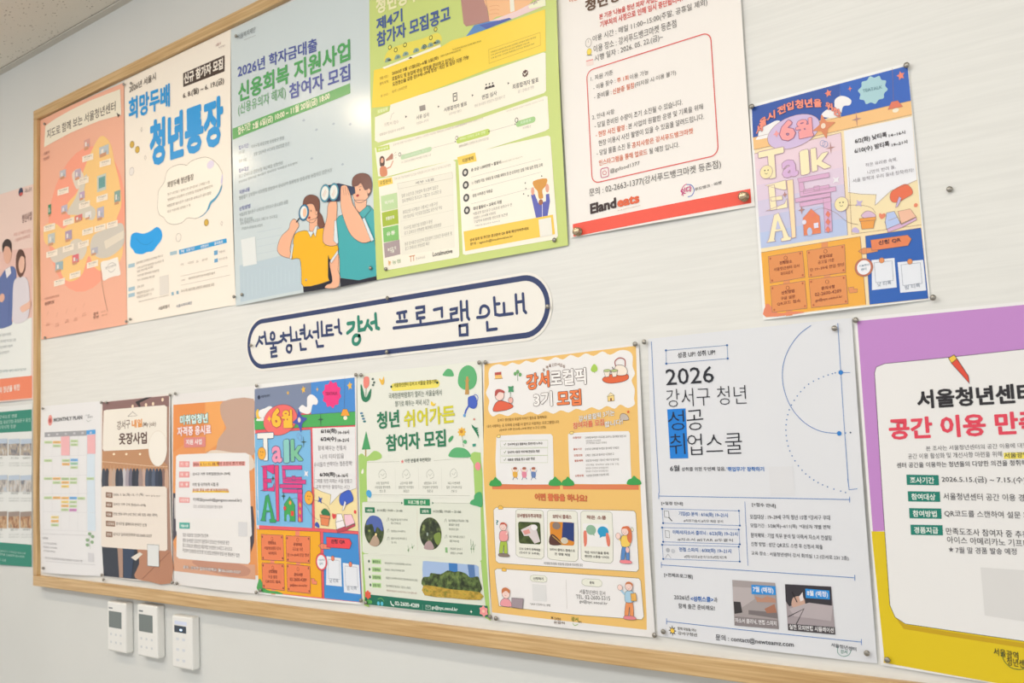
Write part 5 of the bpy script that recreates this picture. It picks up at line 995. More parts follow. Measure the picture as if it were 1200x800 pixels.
s.text('강서', 262, 278, 382, 258, 84, '#F0834E', .035, 6, O_); s.text('로컬픽', 386, 258, 574, 244, 84, '#F3F0EE', .035, 6, O_); s.text('3기', 300, 365, 398, 358, 78, '#F3F0EE', .035, 6, O_); s.text('모집', 422, 362, 548, 352, 82, '#F0834E', .035, 6, O_)
for t, x, y in (('함', 346, 178), ('께', 362, 164), ('즐', 378, 156), ('긴', 394, 152), ('강', 408, 150), ('서', 422, 150), ('로', 436, 154), ('컬', 450, 160)): s.text(t, x, y, x + 12, y, 16, '#8A6A5A', .01)
s.part('cake_picture')
s.fill([(96, 198), (130, 195), (136, 216), (98, 218)], '#F0C070', 4); s.fill([(96, 184), (130, 180), (130, 195), (96, 198)], '#B8504A', 5); s.line([(93, 218), (138, 214)], .4, '#5A4640', 5)
s.part('twig_picture'); s.line([(216, 228), (214, 180)], .7, '#6A8A5A', 4); 
for x, y in ((202, 190), (228, 195), (215, 180)): s.ell(x, y, 8, 10, '#6FA86A', 5)
s.part('tree_picture'); s.line([(616, 188), (614, 165)], .5, '#8A7A4A', 4); s.blob([(596, 170), (604, 148), (616, 140), (630, 158), (628, 176), (608, 182)], '#A9CC5A', 5, 3)
s.part('house_picture'); s.opoly([(682, 308), (700, 288), (720, 302)], '#F2E2B4', '#6A5048', .4, 4); s.opoly([(684, 308), (718, 302), (720, 330), (686, 334)], '#F6D98A', '#6A5048', .4, 4); s.fill([(698, 318), (706, 316), (707, 332), (699, 333)], '#8A5A4A', 6)
s.part('tea_tray_picture'); s.oblob([(658, 215), (690, 196), (740, 188), (785, 192), (792, 215), (760, 232), (700, 240), (665, 232)], '#E2693E', '#5A4048', .5, 4, 4)
s.oblob([(722, 160), (735, 145), (765, 148), (786, 170), (780, 195), (745, 200), (728, 190)], '#F2E6D8', '#5A4048', .5, 6, 4); s.line([(725, 150), (722, 125), (745, 108), (772, 118), (775, 150)], 1.2, '#A8544E', 6, curve=True); s.line([(725, 178), (712, 162), (708, 156)], 1.0, '#5A4048', 6)
for x in (682, 720): s.opoly([(x - 18, 176), (x + 18, 172), (x + 10, 205), (x - 8, 208)], '#F2E6D8', '#5A4048', .4, 8); s.oell(x, 174, 18, 7, '#B9C98A', '#5A4048', .3, 10)
s.part('woman_with_clover')
s.oblob([(90, 385), (100, 345), (125, 330), (160, 338), (188, 352), (190, 365), (160, 378), (152, 380)], '#E2664A', '#5A4048', .5, 4, 3); s.oell(122, 302, 24, 28, '#F3D6CE', '#5A4048', .5, 6); s.blob([(98, 298), (102, 276), (122, 270), (146, 280), (146, 290), (120, 286), (104, 306)], '#B8544E', 8, 4)
s.oell(180, 328, 12, 16, '#F0B9B0', '#5A4048', .4, 8); s.line([(178, 320), (180, 285)], .5, '#3F7E5A', 9); s.star(181, 270, 19, 22, 4, .6, '#4F9A6E', 9, 45, True)
s.part('intro_text')
s.text('강서구 청년들의 로컬픽 이야기 활동을 함께해요!', 112, 440, 368, 422, 16, '#8A6A3A', .005); s.text('내가 사랑하는 곳 지역에 강서를 더 알리고 지원하는 프로그램입니다', 58, 472, 432, 448, 16, '#8A6A3A', .005); s.text('(강서구 거주 만19세~39세 청년 누구나 신청)', 122, 492, 362, 476, 16, '#8A6A3A', .005)
s.text('강서로컬픽 3기는', 535, 440, 722, 406, 30, '#F0EEEC', .035, 6, ('#8A6A4A', .02)); s.text('참여자를 모집', 505, 478, 668, 458, 34, '#E0784E', .03, 6, ('#F2E2C8', .03)); s.text('합니다!', 670, 470, 765, 452, 30, '#F0EEEC', .03, 6, ('#8A6A4A', .02))
s.oblob([(750, 425), (755, 400), (775, 398), (790, 410), (796, 428), (770, 432)], '#C4B8B0', '#5A4048', .4, 4, 3); s.star(793, 388, 9, 10, 5, .5, '#E0693E', 5)
LN = '#B5A07A'
s.part('text_card'); s.blob([(106, 520), (115, 512), (250, 505), (388, 503), (398, 515), (402, 640), (404, 765), (250, 766), (108, 762), (102, 640)], '#EAE9E9', 3, 1); s.part('text_card'); s.blob([(478, 505), (490, 498), (640, 490), (795, 488), (802, 500), (806, 640), (812, 762), (650, 764), (490, 762), (482, 640)], '#EAE9E9', 3, 1)
s.part('card_text')
for y, t, x1 in ((556, '강서구에 살고 활동하는 청년이면 누구나!', 345), (597, '강서구의 새로운 이야기에 관심있는 청년', 330), (636, '새로운 경험을 찾고 싶은 청년', 305)): s.line([(126, y - 16), (372, y - 22), (372, y + 16), (128, y + 16)], .3, '#B9C9A0', 5, True); s.text(t, 165, y + 8, x1, y + 2, 14, '#4A4644', .015, 7); s.line([(145, y), (149, y + 5), (156, y - 7)], .5, '#6A8A4A', 5)
for x, c in ((203, '#E4B04A'), (250, '#E08AA0'), (298, '#6A84B8')):
    s.part('dancing_person'); s.ell(x, 688, 9, 11, '#F2D6C6', 6); s.blob([(x - 12, 702), (x, 698), (x + 12, 704), (x + 10, 728), (x - 8, 728)], c, 5, 3); s.line([(x - 5, 726), (x - 12, 742)], .8, '#5A6A9A', 5); s.line([(x + 5, 726), (x + 14, 738)], .8, '#5A6A9A', 5); s.line([(x - 10, 705), (x - 18, 682)], .6, c, 5); s.line([(x + 10, 705), (x + 18, 690)], .6, c, 5); s.blob([(x - 9, 686), (x - 6, 676), (x + 8, 676), (x + 9, 686)], '#A8604A', 7, 3)
s.part('card_text')
for k, (y, t, n) in enumerate(((524, '모집대상', 24), (584, '활동기간', 20), (616, '모집인원', 17), (644, '활동혜택', 20), (722, '신청방법', 14))):
    s.text(t, 504 + 3 * k, y + 4, 548 + 3 * k, y + 2, 11, '#C0604A', .02); s.scribble(566 + 2 * k, y + 4, 566 + n * 9, y - 4, 12, '#6A6664', n)
for y, x1 in ((540, 650), (552, 682), (664, 745), (682, 690), (698, 690)): s.scribble(572, y + 4, x1, y, 10, '#9A9694', 14)
s.oblob([(112, 522), (112, 510), (126, 508), (126, 520)], '#F2D98A', '#8A6A3A', .4, 6, 3); s.oblob([(490, 504), (490, 492), (506, 490), (506, 502)], '#F2D98A', '#8A6A3A', .4, 6, 3)
s.part('ground_strips')
s.fill([(84, 765), (435, 765), (437, 790), (86, 790)], '#DE8257', 2); s.fill([(450, 765), (848, 766), (850, 792), (452, 790)], '#DE8257', 2)
for x, y, w in ((103, 752, 28), (411, 750, 30), (478, 750, 30), (825, 745, 34)): s.part('bush_picture'); s.blob([(x - w, y + 20), (x - w * .9, y - 4), (x - w * .4, y - 12), (x, y - 26), (x + w * .5, y - 12), (x + w, y), (x + w, y + 20)], '#3FA052', 6, 4)
s.part('question_title'); s.xf = C(560, 565, .23758)
s.text('어떤 활동을 하나요?', 290, 88, 550, 96, 36, '#DE7A4E', .035, 6, ('#A85A3E', .02))
s.part('activity_cards')
s.blob([(88, 135), (100, 122), (450, 130), (780, 138), (790, 150), (798, 300), (804, 425), (792, 438), (450, 418), (112, 396), (98, 385), (92, 260)], '#ECEAEA', 3, 1); s.line([(88, 135), (100, 122), (450, 130), (780, 138), (790, 150), (798, 300), (804, 425), (792, 438), (450, 418), (112, 396), (98, 385), (92, 260)], .4, '#8A7A5A', 4, True)
for (x0, y0, x1, y1, t) in ((192, 132, 336, 376, '강서별빛우주과학관'), (348, 136, 504, 388, '보타닉 클래스'), (514, 140, 676, 396, '작은 소풍')):
    s.part('activity_card'); s.blob([(x0 + 4, y0 + 8), (x0 + 14, y0), ((x0 + x1) / 2, y0 + 1), (x1 - 14, y0 + 4), (x1 - 4, y0 + 12), (x1 + 1, (y0 + y1) / 2), (x1, y1 - 12), (x1 - 12, y1), ((x0 + x1) / 2, y1 - 4), (x0 + 18, y1 - 12), (x0 + 6, y1 - 22), (x0 + 1, (y0 + y1) / 2)], '#E9E9DE', 5, 1); s.line([(x0 + 4, y0 + 8), (x0 + 14, y0), ((x0 + x1) / 2, y0 + 1), (x1 - 14, y0 + 4), (x1 - 4, y0 + 12), (x1 + 1, (y0 + y1) / 2), (x1, y1 - 12), (x1 - 12, y1), ((x0 + x1) / 2, y1 - 4), (x0 + 18, y1 - 12), (x0 + 6, y1 - 22)], .4, '#9AA08A', 6, True)
    w = (x1 - x0) * (.42 if '강' in t else .3); s.text(t, (x0 + x1) / 2 - w, y0 + 40, (x0 + x1) / 2 + w, y0 + 43, 20, '#8A4A3A', .025, 8)
s.text('5/15 오후의 반짝체험', 215, 330, 318, 338, 13, '#5A5654', .01, 8); s.text('(강서구 및 우주관)', 215, 350, 315, 358, 13, '#5A5654', .01, 8); s.text('보타닉 클래스 클래스로', 366, 334, 490, 342, 13, '#5A5654', .01, 8); s.text('한 생활 체험', 390, 356, 465, 362, 13, '#5A5654', .01, 8); s.text('작은 이야기들을 통해', 538, 348, 655, 354, 13, '#5A5654', .01, 8); s.text('편안한 소통을 나눠요', 538, 368, 658, 374, 13, '#5A5654', .01, 8); s.scribble(335, 402, 528, 412, 13, '#5A5654', 22, 6)
s.part('picnic_photo', 'small picture of papers lying on grass'); s.wfill(s.rr(208, 192, 322, 304, .004), photo_mat('grass_print', ['#2E3A1E', '#43502A', '#5A6A38'], (90, 1, 90)), 7); s.fill([(222, 232), (278, 205), (300, 232), (318, 290), (290, 300), (262, 262), (238, 262)], '#D9CFD0', 8); s.fill([(232, 238), (262, 228), (270, 248), (242, 256)], '#E09A92', 9); s.ell(288, 220, 16, 14, '#EDEAEC', 9)
s.part('plant_class_photo', 'small picture of an orange apron and blue trousers'); s.wfill(s.rr(364, 192, 487, 310, .004), '#D98A2E', 7); s.fill([(430, 194), (485, 198), (485, 290), (425, 270)], '#2C3F7A', 8); s.ell(398, 212, 20, 18, '#8A7A72', 9); s.blob([(366, 262), (385, 255), (420, 290), (420, 306), (366, 304)], '#5A3A34', 9, 3); s.ell(438, 285, 18, 16, '#CFC8B4', 9); s.line([(380, 262), (430, 305)], 1, '#C9A24A', 10)
s.part('speech_bubble_picture'); s.wfill(s.rr(528, 200, 660, 318, .002), '#ECEBEA', 7); s.oell(569, 232, 24, 24, '#8FB59A', '#8FB59A', .2, 8); s.fill([(570, 250), (586, 262), (584, 246)], '#8FB59A', 8); s.ell(628, 240, 27, 25, '#2F9AC8', 8); s.fill([(612, 255), (612, 272), (630, 262)], '#2F9AC8', 8)
s.blob([(532, 245), (542, 235), (548, 250), (548, 300), (536, 312)], '#E2806A', 8, 3); s.blob([(642, 255), (652, 248), (662, 280), (660, 312), (648, 305)], '#E2806A', 8, 3)
def person(s, x, y, h, top, legs, hair, shoe, long=False, lx=0):
    k = h / 170
    s.oblob([(x - 12 * k, y + 82 * k), (x + 14 * k, y + 82 * k), (x + 20 * k, y + 158 * k), (x + 4 * k, y + 158 * k), (x + 2 * k, y + 110 * k), (x - 6 * k, y + 158 * k), (x - 22 * k, y + 156 * k)], legs, '#5A5A5A', .4, 8, 3)
    s.oblob([(x - 24 * k, y + 165 * k), (x - 20 * k, y + 152 * k), (x + 20 * k, y + 154 * k), (x + 32 * k, y + 168 * k), (x, y + 170 * k)], shoe, '#5A5A5A', .3, 10, 3)
    s.oblob([(x - 18 * k, y + 46 * k), (x, y + 36 * k), (x + 20 * k, y + 44 * k), (x + 22 * k, y + 86 * k), (x - 16 * k, y + 88 * k)], top, '#5A5A5A', .4, 10, 3)
    if long: s.blob([(x - 6 * k, y - 2 * k), (x + 18 * k, y - 4 * k), (x + 32 * k, y + 30 * k), (x + 28 * k, y + 72 * k), (x + 12 * k, y + 60 * k), (x + 6 * k, y + 20 * k)], hair, 11, 4)
    s.oell(x, y + 18 * k, 17 * k, 19 * k, '#F3D4CC', '#5A5A5A', .4, 12); s.blob([(x - 17 * k, y + 14 * k), (x - 12 * k, y - 2 * k), (x + 4 * k, y - 5 * k), (x + 18 * k, y + 6 * k), (x + 16 * k, y + 18 * k), (x + 8 * k, y + 6 * k), (x - 10 * k, y + 6 * k)], hair, 14, 3)
    s.line([(x - 8 * k, y + 20 * k), (x - 7 * k, y + 22 * k)], .5, '#4A3A3A', 15); s.line([(x + 6 * k, y + 20 * k), (x + 7 * k, y + 22 * k)], .5, '#4A3A3A', 15); s.line([(x - 3 * k, y + 28 * k), (x + 3 * k, y + 28 * k)], .35, '#B84A4A', 15)
s.part('thinking_person'); person(s, 137, 200, 165, '#EBA0A0', '#A9C24A', '#C4604E', '#8A7A72'); s.text('?', 100, 208, 113, 208, 24, '#4F8A8A', .03); s.line([(152, 252), (160, 245), (150, 228)], 1.6, '#F3D4CC', 13)
s.part('waving_woman'); person(s, 738, 220, 178, '#F2CE62', '#5A8AC8', '#D9764E', '#EE8A92', True); s.oell(704, 262, 12, 16, '#F3D4CC', '#5A5A5A', .3, 12); s.line([(722, 290), (704, 272)], 1.8, '#F2CE62', 11); s.oell(772, 230, 6, 10, '#F6F0D0', '#6A6A6A', .4, 6); s.ell(750, 330, 9, 14, '#F0C0B8', 13)
s.part('contact_card')
s.blob([(92, 432), (104, 423), (450, 445), (802, 470), (812, 482), (820, 580), (826, 660), (815, 674), (500, 650), (112, 608), (100, 520)], '#ECEAEA', 3, 1); s.line([(92, 432), (104, 423), (450, 445), (802, 470), (812, 482), (820, 580), (826, 660), (815, 674), (500, 650), (112, 608), (100, 520)], .4, '#8A7A5A', 4, True); s.line([(445, 478), (450, 620)], .3, '#B5B0A8', 4)
for y0 in ((110, 130), (130, 436)): pass
s.oblob([(112, 130), (116, 114), (130, 116), (134, 130)], '#F2C25A', '#8A6A3A', .4, 5, 3); s.oblob([(128, 434), (132, 420), (146, 422), (150, 436)], '#F2C25A', '#8A6A3A', .4, 5, 3)
s.blob([(268, 462), (282, 454), (340, 458), (352, 470), (350, 486), (335, 490), (280, 486), (268, 476)], '#E9EADD', 5, 2); s.line([(268, 462), (282, 454), (340, 458), (352, 470), (350, 486), (335, 490), (280, 486), (268, 476)], .3, '#9AA08A', 6, True); s.text('신청하기', 284, 478, 334, 480, 14, '#5A5654', .02, 7)
s.blob([(524, 480), (538, 472), (608, 476), (622, 490), (620, 506), (605, 512), (538, 506), (524, 496)], '#E9EADD', 5, 2); s.line([(524, 480), (538, 472), (608, 476), (622, 490), (620, 506), (605, 512), (538, 506), (524, 496)], .3, '#9AA08A', 6, True); s.text('문의', 562, 498, 584, 500, 14, '#5A5654', .02, 7)
s.rect(278, 498, 350, 585, '#DEDEDE', 5); s.text('*QR로 신청하시는 방법', 266, 602, 368, 610, 12, '#5A5654', 0)
s.text('서울청년센터 강서', 512, 546, 638, 556, 22, '#5A5654', 0); s.text('TEL. 02-2600-5315', 495, 570, 662, 580, 20, '#5A5654', 0); s.text('gs@syc.seoul.kr', 512, 594, 650, 606, 20, '#5A5654', 0)
s.part('laptop_person'); s.oell(148, 548, 20, 22, '#F3D4CC', '#5A5A5A', .4, 8); s.blob([(128, 548), (130, 522), (150, 516), (168, 530), (166, 545), (150, 532), (134, 540)], '#C87A4E', 10, 4); s.oblob([(122, 605), (124, 580), (145, 568), (168, 580), (175, 610)], '#EBA0A8', '#5A5A5A', .4, 6, 3); s.opoly([(178, 566), (236, 570), (232, 620), (178, 612)], '#A2949C', '#5A5A5A', .4, 11); s.line([(143, 553), (150, 556)], .4, '#B84A4A', 10)
s.part('greeting_person'); person(s, 756, 492, 182, '#A9CDE4', '#E8955E', '#C87A4E', '#E88A92'); s.oell(712, 515, 12, 14, '#F3D4CC', '#5A5A5A', .3, 12); s.line([(734, 548), (716, 528)], 2.4, '#A9CDE4', 11); s.opoly([(765, 545), (790, 542), (794, 580), (768, 582)], '#E9B25A', '#5A5A5A', .3, 13)
s.part('logo_print'); s.star(377, 664, 8, 9, 6, .4, '#5A4A3A', 3); s.text('강서청년', 388, 676, 420, 680, 16, '#6A5040', .01); s.text('로컬픽', 385, 692, 440, 696, 12, '#6A5040', .01); s.text('강서', 472, 680, 506, 684, 22, '#6A8A3A', .02); s.line([(478, 690), (488, 702), (505, 696)], .6, '#8AB84A', 3, curve=True); s.text('센터', 506, 688, 522, 690, 9, '#4A4A3A', .02)
# ---- white job school poster
BL = '#3A78C2'
s = sheet('poster', 'white poster with fine blue lines and a large thin 2026 heading', 'poster',
          [(760, 397), (998.7, 372.5), (1028.7, 777), (771.5, 744.5)], '#DFE1E6', 0.0016, 0.42, (0.001, 0.004, 0.004, 0.003), 0.001)
s.part('line_drawing'); s.xf = C(745, 370, .25)
s.line([(77, 120), (92, 400), (118, 830)], .6, BL); s.line([(950, 35), (966, 265), (985, 540), (1005, 800)], .6, BL)
arc = [(825, 45), (770, 88), (722, 155), (696, 230), (694, 310), (715, 390), (752, 455), (810, 510), (880, 542), (960, 550)]
s.line(arc, .7, BL, curve=True); s.ell(966, 265, 11, 11, '#2F7FCC', 4); s.ell(960, 550, 11, 11, '#2F7FCC', 4); s.line([(966, 265), (1010, 266)], .6, BL)
dots = spline([(940, 267), (885, 285), (815, 320), (762, 375), (725, 440), (710, 510), (714, 585), (738, 655), (785, 722), (840, 768), (905, 800), (990, 826)], False, 3)
for p in dots: s.ell(p[0], p[1], 3.2, 3.2, '#4A78B4', 3)
s.ell(990, 548, 3, 3, BL, 3); s.ell(1013, 546, 4, 4, '#3A4A68', 3)
s.part('slogan_box'); s.line([(146, 162), (433, 138), (436, 200), (148, 224)], .5, '#5A84B8', 3, True)
for x, y in ((146, 162), (433, 138), (436, 200), (148, 224)): s.ell(x, y, 5, 5, '#3A6AA8', 4)
s.text('성공 UP! 성취 UP!', 202, 198, 378, 183, 26, '#3A3C44', .01)
s.part('heading')
s.text('2026', 148, 326, 373, 312, 76, '#2A2C34', .004)
s.text('강서구 청년', 152, 428, 526, 412, 84, '#2E3038', -.012); s.fill([(153, 438), (238, 433), (252, 666), (168, 668)], '#1C7FD8', 3)
s.text('성', 160, 538, 236, 534, 92, '#1F2E48', -.008); s.text('공', 248, 538, 325, 532, 94, '#2A2C34', -.008); s.text('취', 168, 650, 240, 646, 96, '#1F2E48', -.008); s.text('업스쿨', 252, 652, 508, 644, 98, '#2A2C34', -.01)
s.text('6월', 168, 728, 212, 726, 28, '#3A3C44', .01); s.text('성취를 위한 두번째 걸음,', 222, 728, 428, 726, 20, '#5A5C64', .01); s.text("'취업무기' 장착하기", 434, 728, 608, 728, 22, '#2F78C4', .02)
s.rect(628, 706, 752, 842, '#DDDEE2', 2)
s.part('rule_lines'); s.xf = C(760, 560, .28736)
for x0, y0, x1, y1 in ((48, 72, 826, 86), (58, 352, 846, 404), (78, 582, 872, 666)): s.line([(x0, y0), (x1, y1)], .6, BL); s.line([(x0, y0 - 12), (x0, y0 + 12)], .7, BL); s.line([(x1, y1 - 12), (x1, y1 + 12)], .7, BL)
s.line([(398, 95), (411, 355)], .5, BL); s.line([(818, 0), (824, 46), (858, 42)], .6, BL)
s.part('schedule_boxes')
s.text('[+일정 안내]', 60, 110, 146, 112, 16, '#3A3C44', .01)
for y0, t1, t2, x0, x1 in ((124, '기업/JD 분석 : 6/16(화) 19~21시', '#직무기술서 #직무 채용 분석', 130, 330), (200, '이력서/자소서 클리닉 : 6/23(화) 19~21시', '#자소서 #STAR #두괄식', 105, 370), (270, '면접 스파치 : 6/30(화) 19~21시', '#면접 이미지 #1분 자기소개 #면접 피드백', 132, 344)):
    s.line([(62, y0), (374, y0 + 8), (378, y0 + 68), (66, y0 + 58)], .4, BL, 3, True); s.text(t1, x0, y0 + 30, x1, y0 + 38, 20, '#3A6FB4', .01); s.text(t2, x0 + 20, y0 + 54, x1 - 20, y0 + 58, 12, '#5A5C64', 0)
    s.ell(62, y0, 4, 4, '#3A6AA8', 4); s.ell(374, y0 + 8, 4, 4, '#3A6AA8', 4); s.ell(378, y0 + 68, 4, 4, '#3A6AA8', 4); s.ell(66, y0 + 58, 4, 4, '#3A6AA8', 4)
s.line([(70, 132), (88, 134), (90, 160), (72, 158)], .4, '#4A4E58', 3, True); s.line([(88, 158), (102, 174)], 1.0, '#2A2E38', 3); s.line([(74, 212), (90, 214), (92, 242), (76, 240)], .4, '#6A6E78', 3, True); s.ell(85, 292, 8, 9, '#B4B8C0', 3); s.ell(106, 296, 8, 9, '#C4C8D0', 3); s.line([(74, 325), (85, 308), (98, 325)], .4, '#8A8E98', 3)
s.part('application_text'); s.text('[+접수 안내]', 428, 116, 524, 122, 18, '#3A3C44', .01)
for y, t, x1, dy in ((166, '모집대상 : 19~39세 구직 청년 15명 *강서구 우대', 746, 4), (202, '모집기간 : 5/28(목)~6/11(목)  *대상자 개별 연락', 748, 8), (240, '참여혜택 : 기업 직무 분석 및 이력서 자소서 컨설팅', 752, 12), (276, '신청 방법 : 상단 QR코드 스캔 후 신청서 제출', 716, 14), (314, '교육 장소 : 서울청년센터 강서 회의실 1,2 (강서로 231 2층)', 822, 22)): s.text(t, 420 + (y - 166) * .04, y, x1, y + dy, 19, '#50535C', .004)
s.part('programme_text'); s.text('[+전체프로그램]', 70, 402, 186, 410, 18, '#3A3C44', .01); s.text('2026년', 110, 492, 172, 496, 20, '#4A4C54', .005); s.text('<성취스쿨>', 178, 500, 272, 504, 22, '#2F6FBC', .02); s.text('과', 274, 504, 288, 504, 20, '#4A4C54', .005); s.text('함께 출근 준비해요!', 128, 528, 278, 538, 20, '#4A4C54', .005)
s.part('laptop_photo', 'small photo of hands over a laptop'); s.fill([(348, 413), (522, 425), (538, 612), (358, 597)], '#A59C9C', 4); s.fill([(350, 440), (430, 445), (440, 490), (380, 530), (352, 500)], '#B8AFB0', 5); s.fill([(354, 500), (382, 502), (390, 545), (358, 550)], '#3A3638', 6); s.fill([(440, 478), (470, 488), (490, 478), (524, 490), (526, 505), (450, 502)], '#B98C78', 6); s.fill([(480, 530), (520, 510), (530, 545), (490, 548)], '#A8745E', 6); s.fill([(415, 535), (530, 545), (534, 570), (415, 552)], '#7A7274', 5); s.fill([(360, 560), (535, 575), (538, 612), (358, 597)], '#8A8284', 6)
s.fill([(426, 432), (524, 438), (526, 474), (428, 470)], '#2F8FDC', 7); s.text('7월 (예정)', 434, 464, 517, 470, 26, '#F0F2F6', .03, 9); s.text('자소서 클리닉, 면접 스피치', 362, 586, 530, 600, 20, '#E6E4E6', .02, 9)
s.part('writing_photo', 'small photo of a hand writing in a notebook'); s.fill([(562, 430), (750, 440), (767, 635), (575, 617)], '#A49A9E', 4); s.fill([(562, 430), (750, 440), (753, 520), (620, 505), (580, 520), (566, 500)], '#3A363C', 5); s.blob([(590, 500), (600, 482), (632, 480), (644, 500), (640, 525), (612, 532), (592, 520)], '#C9A494', 6, 4); s.fill([(620, 480), (634, 462), (638, 495), (625, 500)], '#E4DCDC', 7); s.line([(592, 462), (612, 502)], 1.2, '#2A262A', 8); s.fill([(580, 530), (660, 505), (757, 518), (750, 580), (600, 560)], '#B6ACB0', 6); s.line([(576, 562), (640, 530), (600, 610)], 1, '#3A363A', 7)
s.fill([(575, 590), (765, 605), (767, 635), (577, 617)], '#4A464A', 6); s.fill([(645, 448), (743, 456), (745, 492), (647, 486)], '#2F8FDC', 7); s.text('8월 (예정)', 653, 480, 738, 486, 26, '#F0F2F6', .03, 9); s.text('실전 모의면접 시뮬레이션', 582, 612, 762, 628, 20, '#E6E4E6', .02, 9)
s.part('contact_line'); s.text('문의 : contact@newteamz.com', 282, 660, 600, 690, 27, '#3E4048', .008)
s.part('logo_print'); s.star(102, 620, 17, 22, 8, .45, '#5A5048', 3); s.ell(102, 620, 8, 9, '#F2C84A', 4); s.text('함께 내일을 여는', 124, 616, 202, 624, 12, '#5A5650', .01); s.text('강서구청년', 126, 636, 204, 644, 14, '#5A5650', .01)
s.text('서울청년센터', 750, 684, 852, 704, 16, '#3A4450', .01); s.line([(775, 688), (778, 712), (800, 724), (822, 716), (830, 698)], .6, '#4F9A8A', 3, curve=True); s.text('강서', 788, 712, 815, 714, 16, '#3F8A7A', .01)
# ---- purple and yellow survey poster
s = sheet('poster', 'large purple and yellow survey poster at the right edge of the picture', 'poster',
          [(1001.8, 372.5), (1244, 349), (1296, 820), (1033, 778.5)], '#ECEBEB', 0.0020, 0.42, (0.001, 0.003, 0.002, 0.002), 0.001)
s.part('background_print'); s.xf = C(990, 350, .2625)
s.fill([(58, 100), (960, 12), (1020, 990), (130, 1036)], '#C28ACC', 1); s.xf = C(990, 550, .3125); s.fill([(104, 230), (860, 240), (930, 860), (148, 722), (150, 700)], '#E0C41E', 2)
s.part('white_panel'); s.xf = IDM
pan = [(1026, 437), (1028, 430), (1038, 426), (1110, 419), (1230, 406), (1250, 560), (1278, 762), (1200, 750), (1110, 737), (1062, 730), (1050, 722), (1044, 708), (1036, 590)]
s.fill([(1050, 722), (1062, 731), (1110, 739), (1277, 764), (1277, 770), (1110, 744), (1060, 736)], '#C9A41C', 3); s.fill(pan, '#EAE9E8', 4); s.line(pan, .5, '#2E2A30', 5, True)
s.part('pencil_picture'); s.xf = C(990, 350, .2625)
s.opoly([(467, 265), (492, 250), (505, 268), (480, 288)], '#F0C84A', '#3A3236', .6, 6); s.opoly([(480, 288), (505, 268), (556, 345), (560, 378), (536, 350)], '#E0503C', '#3A3236', .6, 6)
s.part('title')
s.text('서울청년센터', 330, 492, 856, 462, 84, '#2E2C30', .035, 7); s.text('공간 이용 만족도', 205, 630, 1010, 595, 96, '#E2485C', .035, 7)
s.part('intro_text')
s.text('본 조사는 서울청년센터의 공간 이용에 대한', 368, 678, 822, 664, 22, '#6E6C70', 0, 7); s.fill([(712, 686), (1000, 678), (1001, 708), (714, 714)], '#F0E060', 6); s.text('공간 이용 활성화 및 개선사항 마련을 위해', 288, 714, 706, 704, 24, '#6E6C70', 0, 7); s.text('서울광역청년센터', 716, 710, 940, 702, 24, '#4A484C', .01, 8); s.text('센터 공간을 이용하는 청년들의 다양한 의견을 청취하고자', 238, 754, 870, 742, 24, '#545256', .008, 7)
s.xf = C(990, 550, .3125)
for (y, t) in ((38, '조사기간'), (100, '참여대상'), (163, '참여방법'), (225, '경품지급')):
    s.part('tag')
    x = 235 + (y - 38) * .08; s.fill([(x, y - 20), (x + 120, y - 18), (x + 122, y + 20), (x + 2, y + 18)], '#1F8070', 6); s.text(t, x + 15, y + 12, x + 105, y + 14, 24, '#E6F0EA', .03, 8)
s.part('survey_text')
s.text('2026.5.15.(금) ~ 7.15.(수)', 368, 50, 682, 54, 26, '#4E4C50', .006, 7); s.text('서울청년센터 공간 이용 경험이 있는 청년', 374, 112, 862, 122, 26, '#4E4C50', .004, 7); s.text('QR코드를 스캔하여 설문 페이지 접속', 378, 176, 818, 188, 26, '#4E4C50', .004, 7); s.text('만족도조사 참여자 중 추첨을 통해', 384, 242, 786, 260, 26, '#4E4C50', .004, 7); s.text('아이스 아메리카노 기프티콘 증정', 388, 274, 790, 294, 26, '#4E4C50', .004, 7)
s.star(402, 298, 10, 11, 5, .45, '#6A686C', 7); s.text('7월 말 경품 발송 예정', 420, 312, 648, 318, 24, '#6A686C', .008, 7)
s.part('blank_card'); s.xf = IDM; s.fill([(1150, 664), (1212, 668), (1220, 730), (1155, 720)], '#DCDBDA', 6)
s.part('sender_mark'); s.xf = C(990, 550, .3125); s.text('서울광역', 562, 692, 655, 710, 28, '#3A3A2A', .01, 5); s.text('청년센터', 612, 730, 700, 745, 30, '#3A3A2A', .01, 5); s.line([(592, 682), (600, 712), (625, 738), (660, 746), (690, 735)], .8, '#4A6A3A', 5, curve=True)
# ================================================================== the pill-shaped banner
NV = '#33416C'
def capsule(cx0, cz, cx1, r, n=20):
    out = [(cx1 + r * math.cos(t), cz + r * math.sin(t)) for t in [math.pi / 2 - math.pi * k / n for k in range(n + 1)]]
    return out + [(cx0 + r * math.cos(t), cz + r * math.sin(t)) for t in [-math.pi / 2 - math.pi * k / n for k in range(n + 1)]]
_t, _b = at(450, 347), at(450, 418.5); _l, _r = at(289, 406), at(648, 362)
zc = (_t[1] + _b[1]) / 2; rr_ = (_t[1] - _b[1]) / 2
cap = capsule(_l[0] + rr_, zc, _r[0] - rr_, rr_)
s = sheet('banner', 'long white pill-shaped banner with navy rim and hand lettering between the two rows', 'banner',
          [(289, 350), (648, 300), (648, 440), (289, 450)], '#EEEBE4', 0.0010, 0.45, (0, 0, 0, 0), 0, poly=cap)
s.x0, s.x1, s.z0, s.z1 = _l[0], _r[0], zc - rr_, zc + rr_
s.part('rim'); s.stroke(capsule(_l[0] + rr_, zc, _r[0] - rr_, rr_ - 0.0090), 0.0090, NV, 2, True)
s.part('lettering'); s.xf = C(280, 360, .141667)
